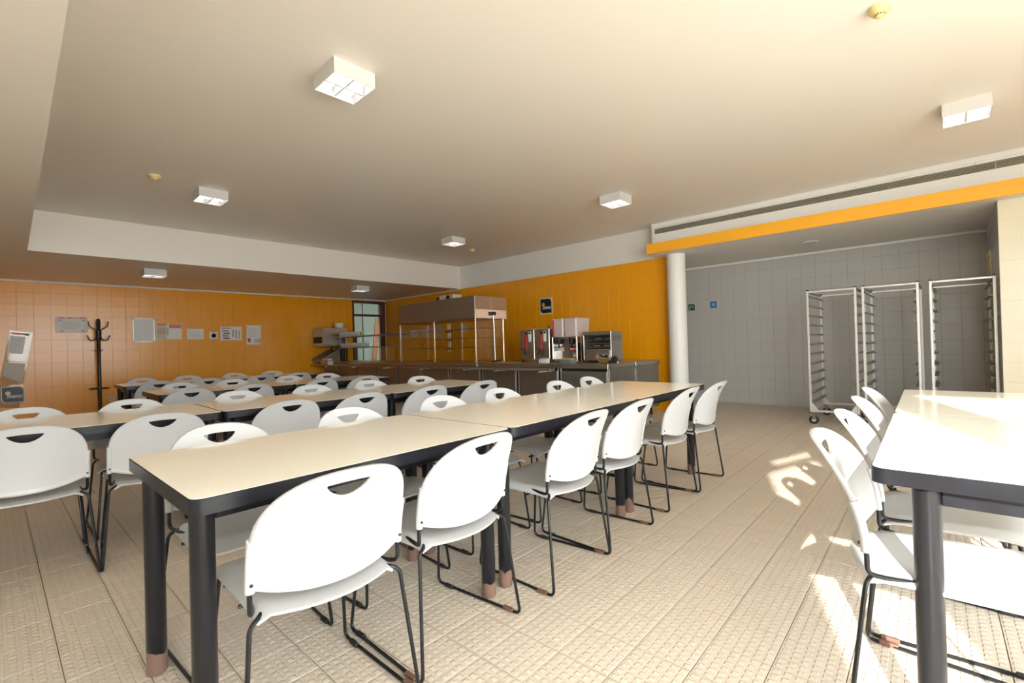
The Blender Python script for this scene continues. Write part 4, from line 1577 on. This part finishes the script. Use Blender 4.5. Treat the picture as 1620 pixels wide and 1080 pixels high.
def signs():
    # right orange wall (faces -x): local x -> -y world, local y -> z, local z -> -x
    def MR(x, y, z):
        m = Matrix(((0, 0, -1, x), (-1, 0, 0, y), (0, 1, 0, z), (0, 0, 0, 1)))
        return m
    plate = logo_sign('wall_sign', 'dark green sign with orange emblem above the water boilers', MR(6.998, 5.6, 1.825), .295, .295, M_SIGNO)
    MB().box(-.15, .15, -.152, .152, -.002, .0025).build('backing', M_SIGNW, plate)
    m = Matrix(((1, 0, 0, .03), (0, 0, -1, YN - .018), (0, 1, 0, .515), (0, 0, 0, 1)))
    logo_sign('wall_sign', 'dark green sign low at the left end of the back wall', m, .265, .265, M_SIGNW)
    for (y, z, mm, lab, kind) in ((3.0, 1.71, M_BLUE, 'small blue sign with a pale emblem on the grey wall', 0), (3.385, 1.69, M_GREEN, 'small green sign half hidden behind the white column', 1)):
        t = thing('wall_sign', lab, 'sign')
        t.matrix_world = MR(XG - .001, y, z)
        MB().prism(rrect(-.066, .066, -.066, .066, .03, 5, (1, 0, 1, 0)), 0, .004).build('plate', M_SIGNW, t)
        MB().prism(rrect(-.060, .060, -.060, .060, .027, 5, (1, 0, 1, 0)), .004, .0055).build('face', mm, t)
        b = MB()
        if kind == 0:
            for q in range(4):
                a = q * PI / 4
                b.box(-.034, .034, -.006, .006, .0055, .0065, Matrix.Rotation(a, 4, 'Z'))
            b.prism([(.024 * math.cos(q * PI / 8), .024 * math.sin(q * PI / 8)) for q in range(16)], .0055, .007)
            b.build('emblem', M_LBLUE, t)
        else:
            b.tube(fillet([(-.03, -.025, .006), (-.03, .02, .006), (.025, .02, .006), (.025, -.005, .006)], .02), .005, 6)
            b.box(-.038, -.022, -.035, -.025, .0055, .0065)
            b.build('emblem', M_SIGNW, t)


def coat_stand():
    t = thing('coat_stand', 'black coat stand with curved hooks in front of the orange wall', 'coat stand', (1.085, 11.03, 0))
    MB().lathe([(.026, .03), (.026, 1.74), (.02, 1.765), (0, 1.765)], 18).build('pole', M_BLACK, t, True)
    MB().lathe([(.028, 1.38), (.040, 1.39), (.040, 1.56), (.028, 1.57)], 18).build('collar', M_BLACK, t, True)
    for k in range(4):
        a = k * PI / 2 + .06
        R = Matrix.Rotation(a, 4, 'Z')
        p = [R @ Vector(q) for q in fillet([(.03, 0, 1.56), (.125, 0, 1.635), (.132, 0, 1.70)], .03)]
        MB().tube(p, .0085, 8).lathe([(0, .012), (.012, .006), (.014, -.004), (0, -.008)], 10, tuple(R @ Vector((.132, 0, 1.71)))).build('upper_hook', M_BLACK, t, True)
        p = [R @ Vector(q) for q in fillet([(.03, 0, 1.43), (.07, 0, 1.375), (.125, 0, 1.39), (.148, 0, 1.455)], .04)]
        MB().tube(p, .0085, 8).lathe([(0, .012), (.012, .006), (.014, -.004), (0, -.008)], 10, tuple(R @ Vector((.15, 0, 1.462)))).build('lower_hook', M_BLACK, t, True)
        p = [R @ Vector(q) for q in fillet([(.024, 0, 1.20), (.045, 0, 1.19), (.052, 0, 1.23)], .015)]
        MB().tube(p, .006, 6).build('small_hook', M_BLACK, t, True)
    pts = [(.135 * math.cos(q * PI / 16), .135 * math.sin(q * PI / 16), .535) for q in range(33)]
    ring = MB().tube(pts, .007, 6, False)
    ring.tube([(-.135, 0, .535), (.135, 0, .535)], .006, 6).tube([(0, -.135, .535), (0, .135, .535)], .006, 6)
    ring.build('umbrella_ring', M_BLACK, t, True)
    MB().lathe([(.145, 0), (.145, .015), (.12, .035), (.03, .04), (.03, .05)], 28).build('base', M_BLACK, t, True)


notices()
signs()
coat_stand()

# thread hanging from the nearest chair by the right-hand table
th = MB().tube([(2.052, .199, .43), (2.055, .203, .40), (2.050, .200, .37), (2.057, .204, .345), (2.054, .202, .325), (2.056, .203, .30)], .0016, 5)
th.lathe([(0, .0), (.005, .01), (.003, .03), (0, .035)], 8, (2.056, .203, .285))
tag(th.build('loose_thread', M_THREAD, None, True), 'thin white thread hanging from the nearest sunlit chair', 'thread')
